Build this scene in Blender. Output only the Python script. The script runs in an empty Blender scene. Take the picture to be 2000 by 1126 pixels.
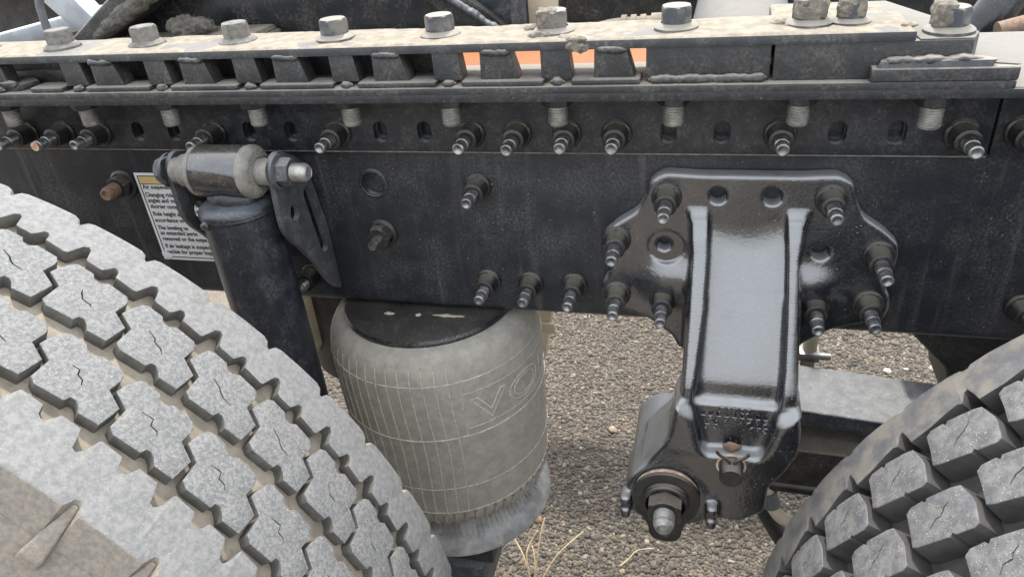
import bpy, bmesh, math, random
import numpy as np
from mathutils import Matrix, Vector, noise as mnoise

scene = bpy.context.scene
COL = scene.collection
rad = math.radians
random.seed(7)
RNG = np.random.default_rng(11)

# ------------------------------------------------------------------ camera, sky, sun, exposure
YAW, PITCH, ROLL, FPX = rad(-16.563), rad(30.95), rad(-5.574), 1456.28
_f = Vector((math.sin(YAW) * math.cos(PITCH), math.cos(YAW) * math.cos(PITCH), -math.sin(PITCH)))
_r0 = Vector((math.cos(YAW), -math.sin(YAW), 0))
_u0 = _r0.cross(_f)
_r = math.cos(ROLL) * _r0 + math.sin(ROLL) * _u0
_u = -math.sin(ROLL) * _r0 + math.cos(ROLL) * _u0
cam_data = bpy.data.cameras.new('camera')
cam_data.sensor_width = 36
cam_data.lens = 36 * FPX / 2000
cam_data.clip_start = 0.01
cam_data.clip_end = 500
cam = bpy.data.objects.new('camera', cam_data)
cam.matrix_world = Matrix(((_r.x, _u.x, -_f.x, 0), (_r.y, _u.y, -_f.y, -0.70), (_r.z, _u.z, -_f.z, 1.205), (0, 0, 0, 1)))
COL.objects.link(cam)
scene.camera = cam

SUN_EL, SUN_AZ = rad(66), rad(-8)          # azimuth from +y towards +x
world = bpy.data.worlds.new('World')
scene.world = world
world.use_nodes = True
wn = world.node_tree.nodes
sky = wn.new('ShaderNodeTexSky')
sky.sky_type = 'NISHITA'
sky.sun_disc = False
sky.sun_elevation = SUN_EL
sky.sun_rotation = SUN_AZ
sky.air_density = 1.2
sky.dust_density = 4.0
sky.ozone_density = 1.0
# thin white cloud veil: the blue of the clear sky is mixed with even white
veil = wn.new('ShaderNodeMix')
veil.data_type = 'RGBA'
veil.inputs[0].default_value = 0.62
veil.inputs[7].default_value = (9.0, 9.2, 9.5, 1)
world.node_tree.links.new(sky.outputs[0], veil.inputs[6])
world.node_tree.links.new(veil.outputs[2], wn['Background'].inputs[0])
wn['Background'].inputs[1].default_value = 0.15
sun_data = bpy.data.lights.new('sun', 'SUN')
sun_data.energy = 2.0
sun_data.angle = rad(4.5)
sun_data.color = (1.0, 0.965, 0.91)
sun = bpy.data.objects.new('sun', sun_data)
sd = Vector((math.sin(SUN_AZ) * math.cos(SUN_EL), math.cos(SUN_AZ) * math.cos(SUN_EL), math.sin(SUN_EL)))
sun.rotation_euler = sd.to_track_quat('Z', 'Y').to_euler()
sun.location = (0, 1, 4)
COL.objects.link(sun)
vs = scene.view_settings
vs.view_transform = 'Standard'
vs.look = 'None'
vs.gamma = 1
vs.use_curve_mapping = False
vs.exposure = 1.18

# ------------------------------------------------------------------ materials
class NT:
    def __init__(s, name):
        s.m = bpy.data.materials.new(name)
        s.m.use_nodes = True
        s.t = s.m.node_tree
        s.b = s.t.nodes['Principled BSDF']
        g = s.t.nodes.new('ShaderNodeNewGeometry')
        s.pos, s.nrm = g.outputs['Position'], g.outputs['Normal']
    def lk(s, a, b):
        s.t.links.new(a, b)
    def _in(s, sock, v):
        if isinstance(v, (int, float, tuple, list)):
            sock.default_value = v if not (isinstance(v, (tuple, list)) and len(v) == 3 and sock.type == 'RGBA') else (*v, 1)
        else:
            s.lk(v, sock)
    def math(s, op, a, b=0.0, clamp=False):
        n = s.t.nodes.new('ShaderNodeMath'); n.operation = op; n.use_clamp = clamp
        s._in(n.inputs[0], a); s._in(n.inputs[1], b)
        return n.outputs[0]
    def noise(s, scale, detail=4, rough=0.6, vec=None, dist=0.0):
        n = s.t.nodes.new('ShaderNodeTexNoise')
        n.inputs['Scale'].default_value = scale; n.inputs['Detail'].default_value = detail
        n.inputs['Roughness'].default_value = rough; n.inputs['Distortion'].default_value = dist
        s.lk(vec or s.pos, n.inputs['Vector'])
        return n.outputs[0]
    def voro(s, scale, feature='F1', out='Distance', vec=None):
        n = s.t.nodes.new('ShaderNodeTexVoronoi'); n.feature = feature
        n.inputs['Scale'].default_value = scale
        s.lk(vec or s.pos, n.inputs['Vector'])
        return n.outputs[out]
    def ramp(s, v, lo, hi, a=0.0, b=1.0):
        n = s.t.nodes.new('ShaderNodeMapRange'); n.interpolation_type = 'SMOOTHSTEP'
        s._in(n.inputs['Value'], v)
        n.inputs['From Min'].default_value = lo; n.inputs['From Max'].default_value = hi
        n.inputs['To Min'].default_value = a; n.inputs['To Max'].default_value = b
        return n.outputs[0]
    def mix(s, f, a, b):
        n = s.t.nodes.new('ShaderNodeMix'); n.data_type = 'RGBA'
        s._in(n.inputs[0], f); s._in(n.inputs[6], a); s._in(n.inputs[7], b)
        return n.outputs[2]
    def scaled(s, sx, sy, sz):
        n = s.t.nodes.new('ShaderNodeMapping'); n.inputs['Scale'].default_value = (sx, sy, sz)
        s.lk(s.pos, n.inputs['Vector'])
        return n.outputs[0]
    def sep(s, v):
        n = s.t.nodes.new('ShaderNodeSeparateXYZ'); s.lk(v, n.inputs[0])
        return n.outputs
    def bump(s, h, strength=0.3, dist=0.001):
        n = s.t.nodes.new('ShaderNodeBump'); n.inputs['Strength'].default_value = strength
        n.inputs['Distance'].default_value = dist
        s.lk(h, n.inputs['Height']); s.lk(n.outputs[0], s.b.inputs['Normal'])
    def set(s, **k):
        for a, v in k.items():
            s._in(s.b.inputs[a.replace('_', ' ')], v)

DUST = (0.34, 0.30, 0.235)
COOL = (0.27, 0.275, 0.28)
def paint(name, base=(0.012, 0.0125, 0.014), rough=0.28, up=0.75, allover=0.18, speck=0.5, bump=0.25, dust=DUST, ior=1.5,
          peel=500, streak=0.0, grime=30, uplo=0.45, uphi=0.95):
    n = NT(name)
    nz = n.sep(n.nrm)[2]
    patch = n.noise(grime, 6, 0.65)
    fine = n.noise(340, 6, 0.75)
    upf = n.math('MULTIPLY', n.ramp(nz, uplo, uphi), n.ramp(patch, 0.28, 0.5, 0.7 * up, up))
    film = n.math('MULTIPLY', n.ramp(patch, 0.38, 0.68, 0.10, 1.0), n.ramp(fine, 0.40, 0.68, 0.10, 1.0))
    film = n.math('MULTIPLY', film, allover)
    sp = n.math('MULTIPLY', n.ramp(n.voro(230), 0.16, 0.06), n.ramp(n.noise(60, 2), 0.50, 0.66, 0, speck))
    f = n.math('ADD', n.math('ADD', upf, film), sp, True)
    if streak > 0:
        st = n.noise(1.0, 4, 0.6, n.scaled(70, 10, 5))
        f = n.math('ADD', f, n.ramp(st, 0.52, 0.72, 0, streak), True)
    n.set(Base_Color=n.mix(f, base, dust), Roughness=n.math('ADD', n.math('MULTIPLY', f, 0.62), rough, True), IOR=ior)
    h = n.math('ADD', n.math('MULTIPLY', n.noise(peel, 2), 0.6), n.math('MULTIPLY', f, 0.6))
    n.bump(h, bump, 0.0012)
    return n.m

M = {}
M['frame'] = paint('frame_paint', base=(0.013, 0.0155, 0.020), rough=0.34, allover=0.27, speck=0.8, streak=0.12, bump=0.14, dust=(0.275, 0.268, 0.255), grime=16)
M['angle'] = paint('angle_paint', base=(0.014, 0.016, 0.020), dust=(0.31, 0.295, 0.265), grime=70, rough=0.36, allover=0.20, speck=0.5, bump=0.2, up=0.9)
M['gloss'] = paint('gloss_casting_paint', base=(0.010, 0.012, 0.015), dust=(0.52, 0.525, 0.52), grime=40, rough=0.17, allover=0.10, up=0.36, speck=0.7, bump=0.38, ior=2.2, peel=300, uplo=0.22, uphi=0.58)  # pale dust tone on sloping faces also paints in their sky reflection
M['bolt'] = paint('bolt_paint', base=(0.014, 0.0145, 0.016), rough=0.30, allover=0.16, up=0.35, speck=0.3, bump=0.1)
M['shock'] = paint('shock_paint', base=(0.016, 0.0185, 0.024), rough=0.28, allover=0.32, up=0.25, speck=0.45, bump=0.12, dust=(0.23, 0.25, 0.285), grime=45)
M['ear'] = paint('scuffed_ear_paint', base=(0.05, 0.052, 0.056), rough=0.4, allover=0.5, up=0.5, speck=0.6, bump=0.2, dust=(0.27, 0.275, 0.28), grime=50)
M['eyegloss'] = paint('glossy_eye_paint', base=(0.012, 0.014, 0.018), rough=0.14, allover=0.22, up=0.12, speck=0.5, bump=0.1, ior=2.0, grime=45)
M['rail'] = paint('rail_paint', base=(0.020, 0.022, 0.025), rough=0.38, allover=0.34, up=0.85, dust=(0.29, 0.265, 0.225), speck=0.5, bump=0.35)
M['bar'] = paint('bar_paint', base=(0.03, 0.033, 0.038), rough=0.42, allover=0.34, up=0.42, speck=0.4, bump=0.35, dust=(0.30, 0.285, 0.25))
M['plate'] = paint('plate_paint', base=(0.012, 0.0135, 0.017), rough=0.24, allover=0.20, up=0.07, speck=0.9, bump=0.12)
M['dark'] = paint('dull_black_paint', base=(0.012, 0.0125, 0.014), rough=0.5, allover=0.3, up=0.5, speck=0.9, bump=0.2)  # dull black paint with dust specks
M['leaf'] = paint('leaf_spring_paint', base=(0.03, 0.036, 0.046), rough=0.4, allover=0.4, up=0.30, grime=70, speck=0.4, bump=0.3, dust=(0.36, 0.36, 0.345))
M['pale'] = paint('pale_dusty_paint', base=(0.09, 0.095, 0.10), rough=0.45, allover=0.3, up=0.9, speck=0.2, bump=0.3, dust=(0.21, 0.20, 0.178), grime=40)  # light grey paint under a pale dust coat

def simple(name, col, rough=0.6, metallic=0.0, var=0.35, scale=60, bump=0.2, col2=None):
    n = NT(name)
    c2 = col2 or tuple(min(1, c * (1 - var)) for c in col)
    n.set(Base_Color=n.mix(n.ramp(n.noise(scale, 5, 0.65), 0.35, 0.65), c2, col), Roughness=rough, Metallic=metallic)
    n.bump(n.noise(scale * 6, 4, 0.7), bump, 0.001)
    return n.m
M['stud'] = simple('worn_stud_steel', (0.30, 0.30, 0.295), 0.36, 0.8, 0.6, 120, 0.1)
M['steel'] = simple('dull_zinc_steel', (0.42, 0.41, 0.38), 0.45, 0.6, 0.4, 90, 0.15)
M['rust'] = simple('rusty_thread', (0.28, 0.17, 0.10), 0.8, 0.2, 0.4, 200, 0.3, (0.16, 0.13, 0.11))
M['rustcap'] = simple('pale_rusty_end', (0.55, 0.50, 0.42), 0.7, 0.0, 0.3, 150, 0.2, (0.45, 0.22, 0.12))
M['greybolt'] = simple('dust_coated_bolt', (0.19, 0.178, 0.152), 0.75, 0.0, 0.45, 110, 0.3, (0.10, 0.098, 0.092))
M['mud'] = simple('dried_mud', (0.24, 0.215, 0.175), 0.95, 0.0, 0.45, 160, 1.0)
M['grease'] = simple('greasy_dirt', (0.135, 0.122, 0.102), 0.85, 0.0, 0.5, 120, 0.8)
M['bellows_line'] = simple('dust_lined_rubber', (0.50, 0.47, 0.40), 0.9, 0.0, 0.35, 300, 0.2)
M['crust'] = simple('pale_dust_crust', (0.30, 0.262, 0.205), 0.95, 0.0, 0.0, 90, 0.8, (0.21, 0.185, 0.145))
M['rubberbush'] = simple('dusty_rubber_bush', (0.24, 0.228, 0.20), 0.8, 0.0, 0.3, 90, 0.3)
M['orange'] = simple('orange_wood_grain', (0.30, 0.085, 0.011), 0.6, 0.0, 0.3, 60, 0.3, (0.25, 0.09, 0.02))
M['cream'] = simple('cream_paint', (0.50, 0.44, 0.32), 0.6, 0.0, 0.25, 20, 0.15)
M['hose'] = simple('dusty_hose_rubber', (0.23, 0.195, 0.14), 0.8, 0.0, 0.35, 70, 0.3)
M['alu'] = simple('dull_aluminium', (0.62, 0.65, 0.69), 0.35, 0.6, 0.2, 30, 0.1)
M['cable'] = simple('grey_cable', (0.10, 0.105, 0.11), 0.5, 0.0, 0.2, 60, 0.1)
M['straw'] = simple('dry_straw', (0.58, 0.45, 0.27), 0.8, 0.0, 0.3, 200, 0.2)
M['sticker'] = simple('white_vinyl', (0.74, 0.745, 0.75), 0.35, 0.0, 0.06, 25, 0.02)
M['gold'] = simple('yellow_vinyl_band', (0.62, 0.47, 0.20), 0.4, 0.0, 0.08, 25, 0.02)
M['ink'] = simple('black_ink', (0.02, 0.02, 0.022), 0.5, 0.0, 0.1, 60, 0.02)
M['pistonm'] = simple('scuffed_grey_plastic', (0.34, 0.335, 0.32), 0.5, 0.0, 0.45, 45, 0.2)

def bellows_mat():
    n = NT('dusty_bellows_rubber')
    a = n.noise(75, 6, 0.7); b = n.noise(420, 3, 0.7)
    c = n.mix(n.ramp(a, 0.35, 0.68), (0.255, 0.242, 0.212), (0.345, 0.324, 0.275))
    c = n.mix(n.ramp(b, 0.42, 0.75, 0, 0.35), c, (0.36, 0.335, 0.28))
    n.set(Base_Color=c, Roughness=0.82)
    n.bump(n.noise(900, 3, 0.7), 0.45, 0.0008)
    return n.m
M['bellows'] = bellows_mat()

def tread_worn():
    n = NT('worn_dusty_tread')
    a = n.noise(330, 5, 0.7); b = n.noise(620, 4, 0.75); big = n.noise(60, 3, 0.6)
    c = n.mix(n.ramp(a, 0.40, 0.60), (0.140, 0.142, 0.142), (0.218, 0.219, 0.213))
    c = n.mix(n.ramp(b, 0.58, 0.70), c, (0.43, 0.415, 0.37))
    c = n.mix(n.ramp(b, 0.42, 0.30, 0, 0.45), c, (0.10, 0.10, 0.098))
    c = n.mix(n.ramp(big, 0.5, 0.75, 0, 0.12), c, (0.32, 0.30, 0.255))
    n.set(Base_Color=c, Roughness=0.85)
    n.bump(n.math('ADD', a, b), 0.7, 0.0012)
    return n.m
def tread_rib():
    n = NT('worn_dusty_rib')
    a = n.noise(210, 6, 0.72); b = n.noise(560, 4, 0.75)
    c = n.mix(n.ramp(a, 0.36, 0.64), (0.150, 0.152, 0.150), (0.218, 0.218, 0.209))
    c = n.mix(n.ramp(b, 0.60, 0.74, 0, 0.8), c, (0.44, 0.415, 0.355))
    c = n.mix(n.ramp(b, 0.40, 0.28, 0, 0.5), c, (0.14, 0.14, 0.135))
    n.set(Base_Color=c, Roughness=0.85)
    n.bump(n.math('ADD', a, n.math('MULTIPLY', b, 0.7)), 0.5, 0.001)
    return n.m
M['tread_top'] = tread_worn()
M['tread_rib'] = tread_rib()
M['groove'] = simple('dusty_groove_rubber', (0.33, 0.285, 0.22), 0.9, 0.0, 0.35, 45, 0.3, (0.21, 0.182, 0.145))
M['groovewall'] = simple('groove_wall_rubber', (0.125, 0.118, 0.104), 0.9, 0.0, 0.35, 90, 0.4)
M['sidewall'] = simple('brown_dusty_sidewall', (0.255, 0.222, 0.178), 0.9, 0.0, 0.4, 260, 0.35, (0.175, 0.158, 0.135))
def tread_new():
    n = NT('dark_speckled_tread')
    a = n.noise(110, 6, 0.7); b = n.voro(520); w = n.noise(95, 5, 0.75)
    c = n.mix(n.ramp(a, 0.35, 0.68), (0.095, 0.096, 0.102), (0.175, 0.171, 0.162))
    spots = n.math('MULTIPLY', n.ramp(b, 0.34, 0.16), n.ramp(w, 0.44, 0.60))
    c = n.mix(n.math('MULTIPLY', spots, 0.85), c, (0.40, 0.355, 0.27))
    n.set(Base_Color=c, Roughness=0.62)
    n.bump(n.math('ADD', n.noise(260, 4, 0.7), n.math('MULTIPLY', spots, 0.8)), 0.6, 0.001)
    return n.m
M['tread_new'] = tread_new()
M['tread_new_wall'] = simple('dark_block_side', (0.062, 0.058, 0.056), 0.75, 0.0, 0.45, 30, 0.25)
M['tread_new_rib'] = simple('dark_dusty_shoulder', (0.165, 0.152, 0.13), 0.65, 0.0, 0.5, 45, 0.4, (0.085, 0.086, 0.092))
def ground_mat():
    n = NT('chip_seal_binder')
    v = n.voro(170, out='Color'); d = n.voro(170)
    h = n.sep(v)
    c = n.mix(h[0], (0.10, 0.085, 0.07), (0.24, 0.205, 0.165))
    c = n.mix(n.ramp(d, 0.25, 0.6, 0, 0.6), c, (0.06, 0.052, 0.045))
    c = n.mix(n.ramp(n.noise(3, 3), 0.4, 0.65, 0, 0.4), c, (0.26, 0.22, 0.17))
    n.set(Base_Color=c, Roughness=0.95)
    n.bump(n.math('SUBTRACT', 1.0, d), 0.8, 0.004)
    return n.m
M['ground'] = ground_mat()
def gravel_mat():
    n = NT('mixed_stone_chips')
    at = n.t.nodes.new('ShaderNodeAttribute'); at.attribute_name = 'tone'
    c = n.mix(n.ramp(n.noise(400, 4), 0.3, 0.7, 0, 0.45), at.outputs['Color'], (0.16, 0.14, 0.115))
    n.set(Base_Color=c, Roughness=0.9)
    return n.m
M['gravel'] = gravel_mat()

# ------------------------------------------------------------------ mesh helpers
def mk(name, verts, faces, mats, parent=None, smooth=35, loc=None, rot=None, fmat=None):
    me = bpy.data.meshes.new(name)
    me.from_pydata([tuple(v) for v in verts], [], [tuple(f) for f in faces])
    finish(me, mats, smooth, fmat)
    return put(name, me, parent, loc, rot)
def finish(me, mats, smooth=35, fmat=None):
    for m in (mats if isinstance(mats, (list, tuple)) else [mats]):
        me.materials.append(M[m] if isinstance(m, str) else m)
    if fmat is not None:
        me.polygons.foreach_set('material_index', fmat)
    if smooth:
        me.polygons.foreach_set('use_smooth', [True] * len(me.polygons))
        if smooth < 180:
            me.set_sharp_from_angle(angle=rad(smooth))
    me.update()
def put(name, me, parent=None, loc=None, rot=None):
    o = bpy.data.objects.new(name, me)
    COL.objects.link(o)
    if parent: o.parent = parent
    if loc is not None: o.location = loc
    if rot is not None: o.rotation_euler = rot
    return o
def from_bm(name, bm, mats, parent=None, smooth=35, loc=None, rot=None):
    me = bpy.data.meshes.new(name)
    bmesh.ops.recalc_face_normals(bm, faces=bm.faces)
    bm.to_mesh(me); bm.free()
    finish(me, mats, smooth)
    return put(name, me, parent, loc, rot)
def empty(name, loc=(0, 0, 0)):
    o = bpy.data.objects.new(name, None)
    o.empty_display_size = 0.05
    o.location = loc
    COL.objects.link(o)
    return o
def tag(o, label=None, cat=None, group=None, kind=None):
    if label: o['label'] = label
    if cat: o['category'] = cat
    if group: o['group'] = group
    if kind: o['kind'] = kind
    return o
def bevel(bm, w, seg=2, ang=25):
    es = [e for e in bm.edges if len(e.link_faces) == 2 and e.calc_face_angle(0) > rad(ang)]
    if es: bmesh.ops.bevel(bm, geom=es, offset=w, segments=seg, affect='EDGES', profile=0.6, clamp_overlap=True)
def box_bm(x0, x1, y0, y1, z0, z1, bv=0.0, seg=2):
    bm = bmesh.new()
    bmesh.ops.create_cube(bm, size=1)
    for v in bm.verts:
        v.co = Vector(((x0 + x1) / 2 + v.co.x * (x1 - x0), (y0 + y1) / 2 + v.co.y * (y1 - y0), (z0 + z1) / 2 + v.co.z * (z1 - z0)))
    if bv: bevel(bm, bv, seg)
    return bm
def box(name, x0, x1, y0, y1, z0, z1, mat, parent=None, bv=0.001):
    return from_bm(name, box_bm(x0, x1, y0, y1, z0, z1, bv), mat, parent)
def prism_bm(pts, f0, f1, bv=0.0, seg=2):
    """pts: 2-D outline; f0/f1 map (a,b) to the two end faces"""
    bm = bmesh.new()
    a = [bm.verts.new(f0(*p)) for p in pts]
    b = [bm.verts.new(f1(*p)) for p in pts]
    n = len(pts)
    bm.faces.new(a); bm.faces.new(b[::-1])
    for i in range(n):
        bm.faces.new((a[i], b[i], b[(i + 1) % n], a[(i + 1) % n]))
    bmesh.ops.recalc_face_normals(bm, faces=bm.faces)
    if bv: bevel(bm, bv, seg)
    return bm
def lathe(profile, n=32, mat4=None, wob=None):
    """profile of (r,h) along +Z; returns verts, faces"""
    vs_, fs = [], []
    rings = []
    for r, h in profile:
        if r <= 1e-6:
            rings.append([len(vs_)]); vs_.append((0, 0, h))
        else:
            k = len(vs_)
            for i in range(n):
                a = 2 * math.pi * i / n
                vs_.append((r * math.cos(a), r * math.sin(a), h))
            rings.append(list(range(k, k + n)))
    for p, q in zip(rings[:-1], rings[1:]):
        for i in range(n):
            j = (i + 1) % n
            if len(p) == 1 and len(q) == 1: continue
            if len(p) == 1: fs.append((p[0], q[j], q[i]))
            elif len(q) == 1: fs.append((p[i], p[j], q[0]))
            else: fs.append((p[i], p[j], q[j], q[i]))
    if mat4 is not None:
        vs_ = [tuple(mat4 @ Vector(v)) for v in vs_]
    return vs_, fs
OUT = Matrix.Rotation(rad(90), 4, 'X')          # +Z of a part points to -Y, out of the web
def frame_to(axis, origin):
    return Matrix.Translation(origin) @ Vector(axis).to_track_quat('Z', 'Y').to_matrix().to_4x4()
class Acc:
    def __init__(s): s.v, s.f = [], []
    def add(s, vf, mat4=None):
        v, f = vf; k = len(s.v)
        s.v += [tuple(mat4 @ Vector(p)) for p in v] if mat4 is not None else list(v)
        s.f += [tuple(i + k for i in q) for q in f]
        return s
    def build(s, name, mat, parent=None, smooth=35, **k):
        return mk(name, s.v, s.f, mat, parent, smooth, **k)
def hexprism(r, h0, h1, ch=0.15):
    """hexagon with the corners of its end chamfered"""
    vs_, fs = [], []
    n = 36
    def rr(a, lim):
        k = r * math.cos(math.pi / 6) / math.cos((a % (math.pi / 3)) - math.pi / 6)
        return min(k, lim)
    rows = [(h0, 9), (h1 - ch * r * 0.9, 9), (h1 - ch * r * 0.35, r * 0.955), (h1, r * 0.865)]
    for h, lim in rows:
        for i in range(n):
            a = 2 * math.pi * i / n
            k = rr(a, lim); vs_.append((k * math.cos(a), k * math.sin(a), h))
    for j in range(3):
        for i in range(n):
            i2 = (i + 1) % n
            fs.append((j * n + i, j * n + i2, (j + 1) * n + i2, (j + 1) * n + i))
    fs.append(tuple(range(3 * n, 4 * n)))
    fs.append(tuple(range(n))[::-1])
    return vs_, fs
def thread(r, h0, h1, pitch=0.0018, dep=0.0007):
    p = []
    k = max(2, int((h1 - h0) / pitch))
    for i in range(k):
        a = h0 + (h1 - h0) * i / k; q = (h1 - h0) / k
        p += [(r - dep, a), (r - dep, a + q * 0.25), (r, a + q * 0.5), (r, a + q * 0.72)]
    p.append((r - dep, h1))
    return p
def tube(path, r, n=12, name=None):
    """round tube along a list of points; r may be a list"""
    vs_, fs = [], []
    pts = [Vector(p) for p in path]
    rs = r if isinstance(r, (list, tuple)) else [r] * len(pts)
    up = Vector((0, 0, 1))
    for i, p in enumerate(pts):
        d = (pts[min(i + 1, len(pts) - 1)] - pts[max(i - 1, 0)]).normalized()
        u = d.cross(up)
        if u.length < 0.1: u = d.cross(Vector((1, 0, 0)))
        u.normalize(); w = u.cross(d)
        for k in range(n):
            a = 2 * math.pi * k / n
            vs_.append(tuple(p + rs[i] * (math.cos(a) * u + math.sin(a) * w)))
    for i in range(len(pts) - 1):
        for k in range(n):
            k2 = (k + 1) % n
            fs.append((i * n + k, i * n + k2, (i + 1) * n + k2, (i + 1) * n + k))
    fs.append(tuple(range(n))); fs.append(tuple(range((len(pts) - 1) * n, len(pts) * n))[::-1])
    return vs_, fs
def smooth_path(pts, k=6):
    P = [Vector(p) for p in pts]; P = [P[0]] + P + [P[-1]]
    out = []
    for i in range(1, len(P) - 2):
        for j in range(k):
            t = j / k
            a, b, c, d = P[i - 1:i + 3]
            out.append(0.5 * ((2 * b) + (-a + c) * t + (2 * a - 5 * b + 4 * c - d) * t * t + (-a + 3 * b - 3 * c + d) * t ** 3))
    out.append(P[-2])
    return out
def blob(sub, size, amp, fr, seed, loc=(0, 0, 0), flat=1.0, boxy=0.0):
    """noise-shaped lump: verts, faces"""
    bm = bmesh.new()
    bmesh.ops.create_icosphere(bm, subdivisions=sub, radius=1)
    vs_ = []
    for v in bm.verts:
        d = v.co.normalized()
        if boxy:
            m = max(abs(d.x), abs(d.y), abs(d.z)); d = d.lerp(d / m * 0.92, boxy)
        q = Vector((d.x * size[0], d.y * size[1], d.z * size[2]))
        n_ = mnoise.fractal(q * fr + Vector((seed * 7.1, seed * 3.3, seed)), 1.0, 2.0, 5)
        q += v.co.normalized() * n_ * amp
        vs_.append((q.x + loc[0], q.y + loc[1], q.z + loc[2]))
    fs = [tuple(x.index for x in f.verts) for f in bm.faces]
    bm.free()
    return vs_, fs
def bead(p0, p1, r, step=0.0016, seed=0, flat=0.8):
    """weld bead: one long ridge with soft ripples between two points"""
    A = Acc(); p0, p1 = Vector(p0), Vector(p1)
    n = max(3, int((p1 - p0).length / 0.0016)); rn = random.Random(seed); ph = rn.uniform(0, 6)
    vs_, fs = [], []
    m = 14
    for i in range(n + 1):
        t = i / n
        p = p0.lerp(p1, t)
        end = min(1, min(t, 1 - t) * n / 3 + .25)
        slow = mnoise.noise(Vector((p.x * 90, seed, 0))) * .35
        rip = .04 * math.sin(i * 1.35 + ph)
        for k in range(m):
            a = 2 * math.pi * k / m
            q = r * end * (1 + slow + rip + .22 * mnoise.noise(Vector((p.x * 260, a * 1.3, seed + 2))))
            vs_.append((p.x, p.y + q * math.cos(a), p.z + q * flat * math.sin(a) + slow * r * .5))
    for i in range(n):
        for k in range(m):
            fs.append((i * m + k, i * m + (k + 1) % m, (i + 1) * m + (k + 1) % m, (i + 1) * m + k))
    fs.append(tuple(range(m))); fs.append(tuple(range(n * m, n * m + m))[::-1])
    return A.add((vs_, fs))
def cut(obj, cutters):
    """boolean difference baked into the mesh"""
    A = Acc()
    for v, f in cutters: A.add((v, f))
    me = bpy.data.meshes.new('cut'); me.from_pydata(A.v, [], A.f)
    bm = bmesh.new(); bm.from_mesh(me); bmesh.ops.recalc_face_normals(bm, faces=bm.faces); bm.to_mesh(me); bm.free()
    c = bpy.data.objects.new('cut', me); COL.objects.link(c)
    m = obj.modifiers.new('b', 'BOOLEAN'); m.operation = 'DIFFERENCE'; m.solver = 'EXACT'; m.object = c
    dg = bpy.context.evaluated_depsgraph_get(); dg.update()
    new = bpy.data.meshes.new_from_object(obj.evaluated_get(dg))
    obj.modifiers.clear()
    old = obj.data; obj.data = new; new.name = obj.name
    bpy.data.meshes.remove(old)
    bpy.data.objects.remove(c); bpy.data.meshes.remove(me)
    new.polygons.foreach_set('use_smooth', [True] * len(new.polygons))
    new.set_sharp_from_angle(angle=rad(30))
def slot_cutter(x, z, w, h, y0, y1, n=10):
    """vertical stadium through the web"""
    pts = []
    r = w / 2; s = max(0, h / 2 - r)
    for i in range(n + 1):
        a = math.pi * i / n; pts.append((x + r * math.cos(a), z + s + r * math.sin(a)))
    for i in range(n + 1):
        a = math.pi + math.pi * i / n; pts.append((x + r * math.cos(a), z - s + r * math.sin(a)))
    if s == 0: pts = pts[:n] + pts[n + 1:-1]
    k = len(pts)
    v = [(a, y0, b) for a, b in pts] + [(a, y1, b) for a, b in pts]
    f = [tuple(range(k)), tuple(range(k, 2 * k))[::-1]] + [(i, (i + 1) % k, k + (i + 1) % k, k + i) for i in range(k)]
    return v, f
def round_poly(pts, r=0.01, n=5):
    """fillet every corner of a closed 2-D outline"""
    out = []; N = len(pts)
    for i in range(N):
        p = Vector(pts[i]); a = Vector(pts[i - 1]); b = Vector(pts[(i + 1) % N])
        ra = min(r, (a - p).length * 0.45, (b - p).length * 0.45)
        s = p + (a - p).normalized() * ra; e = p + (b - p).normalized() * ra
        for k in range(n + 1):
            t = k / n
            out.append(tuple((1 - t) ** 2 * s + 2 * t * (1 - t) * p + t * t * e))
    return out

# distance-field castings
def surface_net(vals, org, h):
    nx, ny, nz = vals.shape
    ins = vals < 0
    cnt = np.zeros((nx - 1, ny - 1, nz - 1), np.int8)
    for dx in (0, 1):
        for dy in (0, 1):
            for dz in (0, 1):
                cnt += ins[dx:nx - 1 + dx, dy:ny - 1 + dy, dz:nz - 1 + dz]
    act = (cnt > 0) & (cnt < 8)
    idx = -np.ones(act.shape, np.int32)
    I = np.argwhere(act)
    idx[act] = np.arange(len(I))
    acc = np.zeros((len(I), 3)); num = np.zeros(len(I))
    cor = [(a, b, c) for a in (0, 1) for b in (0, 1) for c in (0, 1)]
    for a in cor:
        for ax in range(3):
            if a[ax]: continue
            b = list(a); b[ax] = 1
            va = vals[I[:, 0] + a[0], I[:, 1] + a[1], I[:, 2] + a[2]]
            vb = vals[I[:, 0] + b[0], I[:, 1] + b[1], I[:, 2] + b[2]]
            m = (va < 0) != (vb < 0)
            t = np.where(m, va / np.where(m, va - vb, 1), 0)
            p = np.tile(np.array(a, float), (len(I), 1)); p[:, ax] += t
            acc[m] += p[m]; num += m
    V = (I + acc / num[:, None]) * h + np.array(org)
    F = []
    for ax in range(3):
        o = [1, 1, 1]; o[ax] = 0
        A = ins[tuple(slice(0 if k == ax else 1, -1) for k in range(3))]
        B = ins[tuple(slice(1, None) if k == ax else slice(1, -1) for k in range(3))]
        ch = np.argwhere(A != B)
        if not len(ch): continue
        flip = A[tuple(ch.T)]
        base = ch.copy()
        for k in range(3):
            if k != ax: base[:, k] += 1
        u, w = [(1, 2), (2, 0), (0, 1)][ax]
        q = []
        for du, dw in ((-1, -1), (0, -1), (0, 0), (-1, 0)):
            c = base.copy(); c[:, u] += du; c[:, w] += dw
            q.append(idx[tuple(c.T)])
        q = np.stack(q, 1)
        q[~flip] = q[~flip][:, ::-1]
        F.append(q)
    return V, np.concatenate(F)
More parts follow.
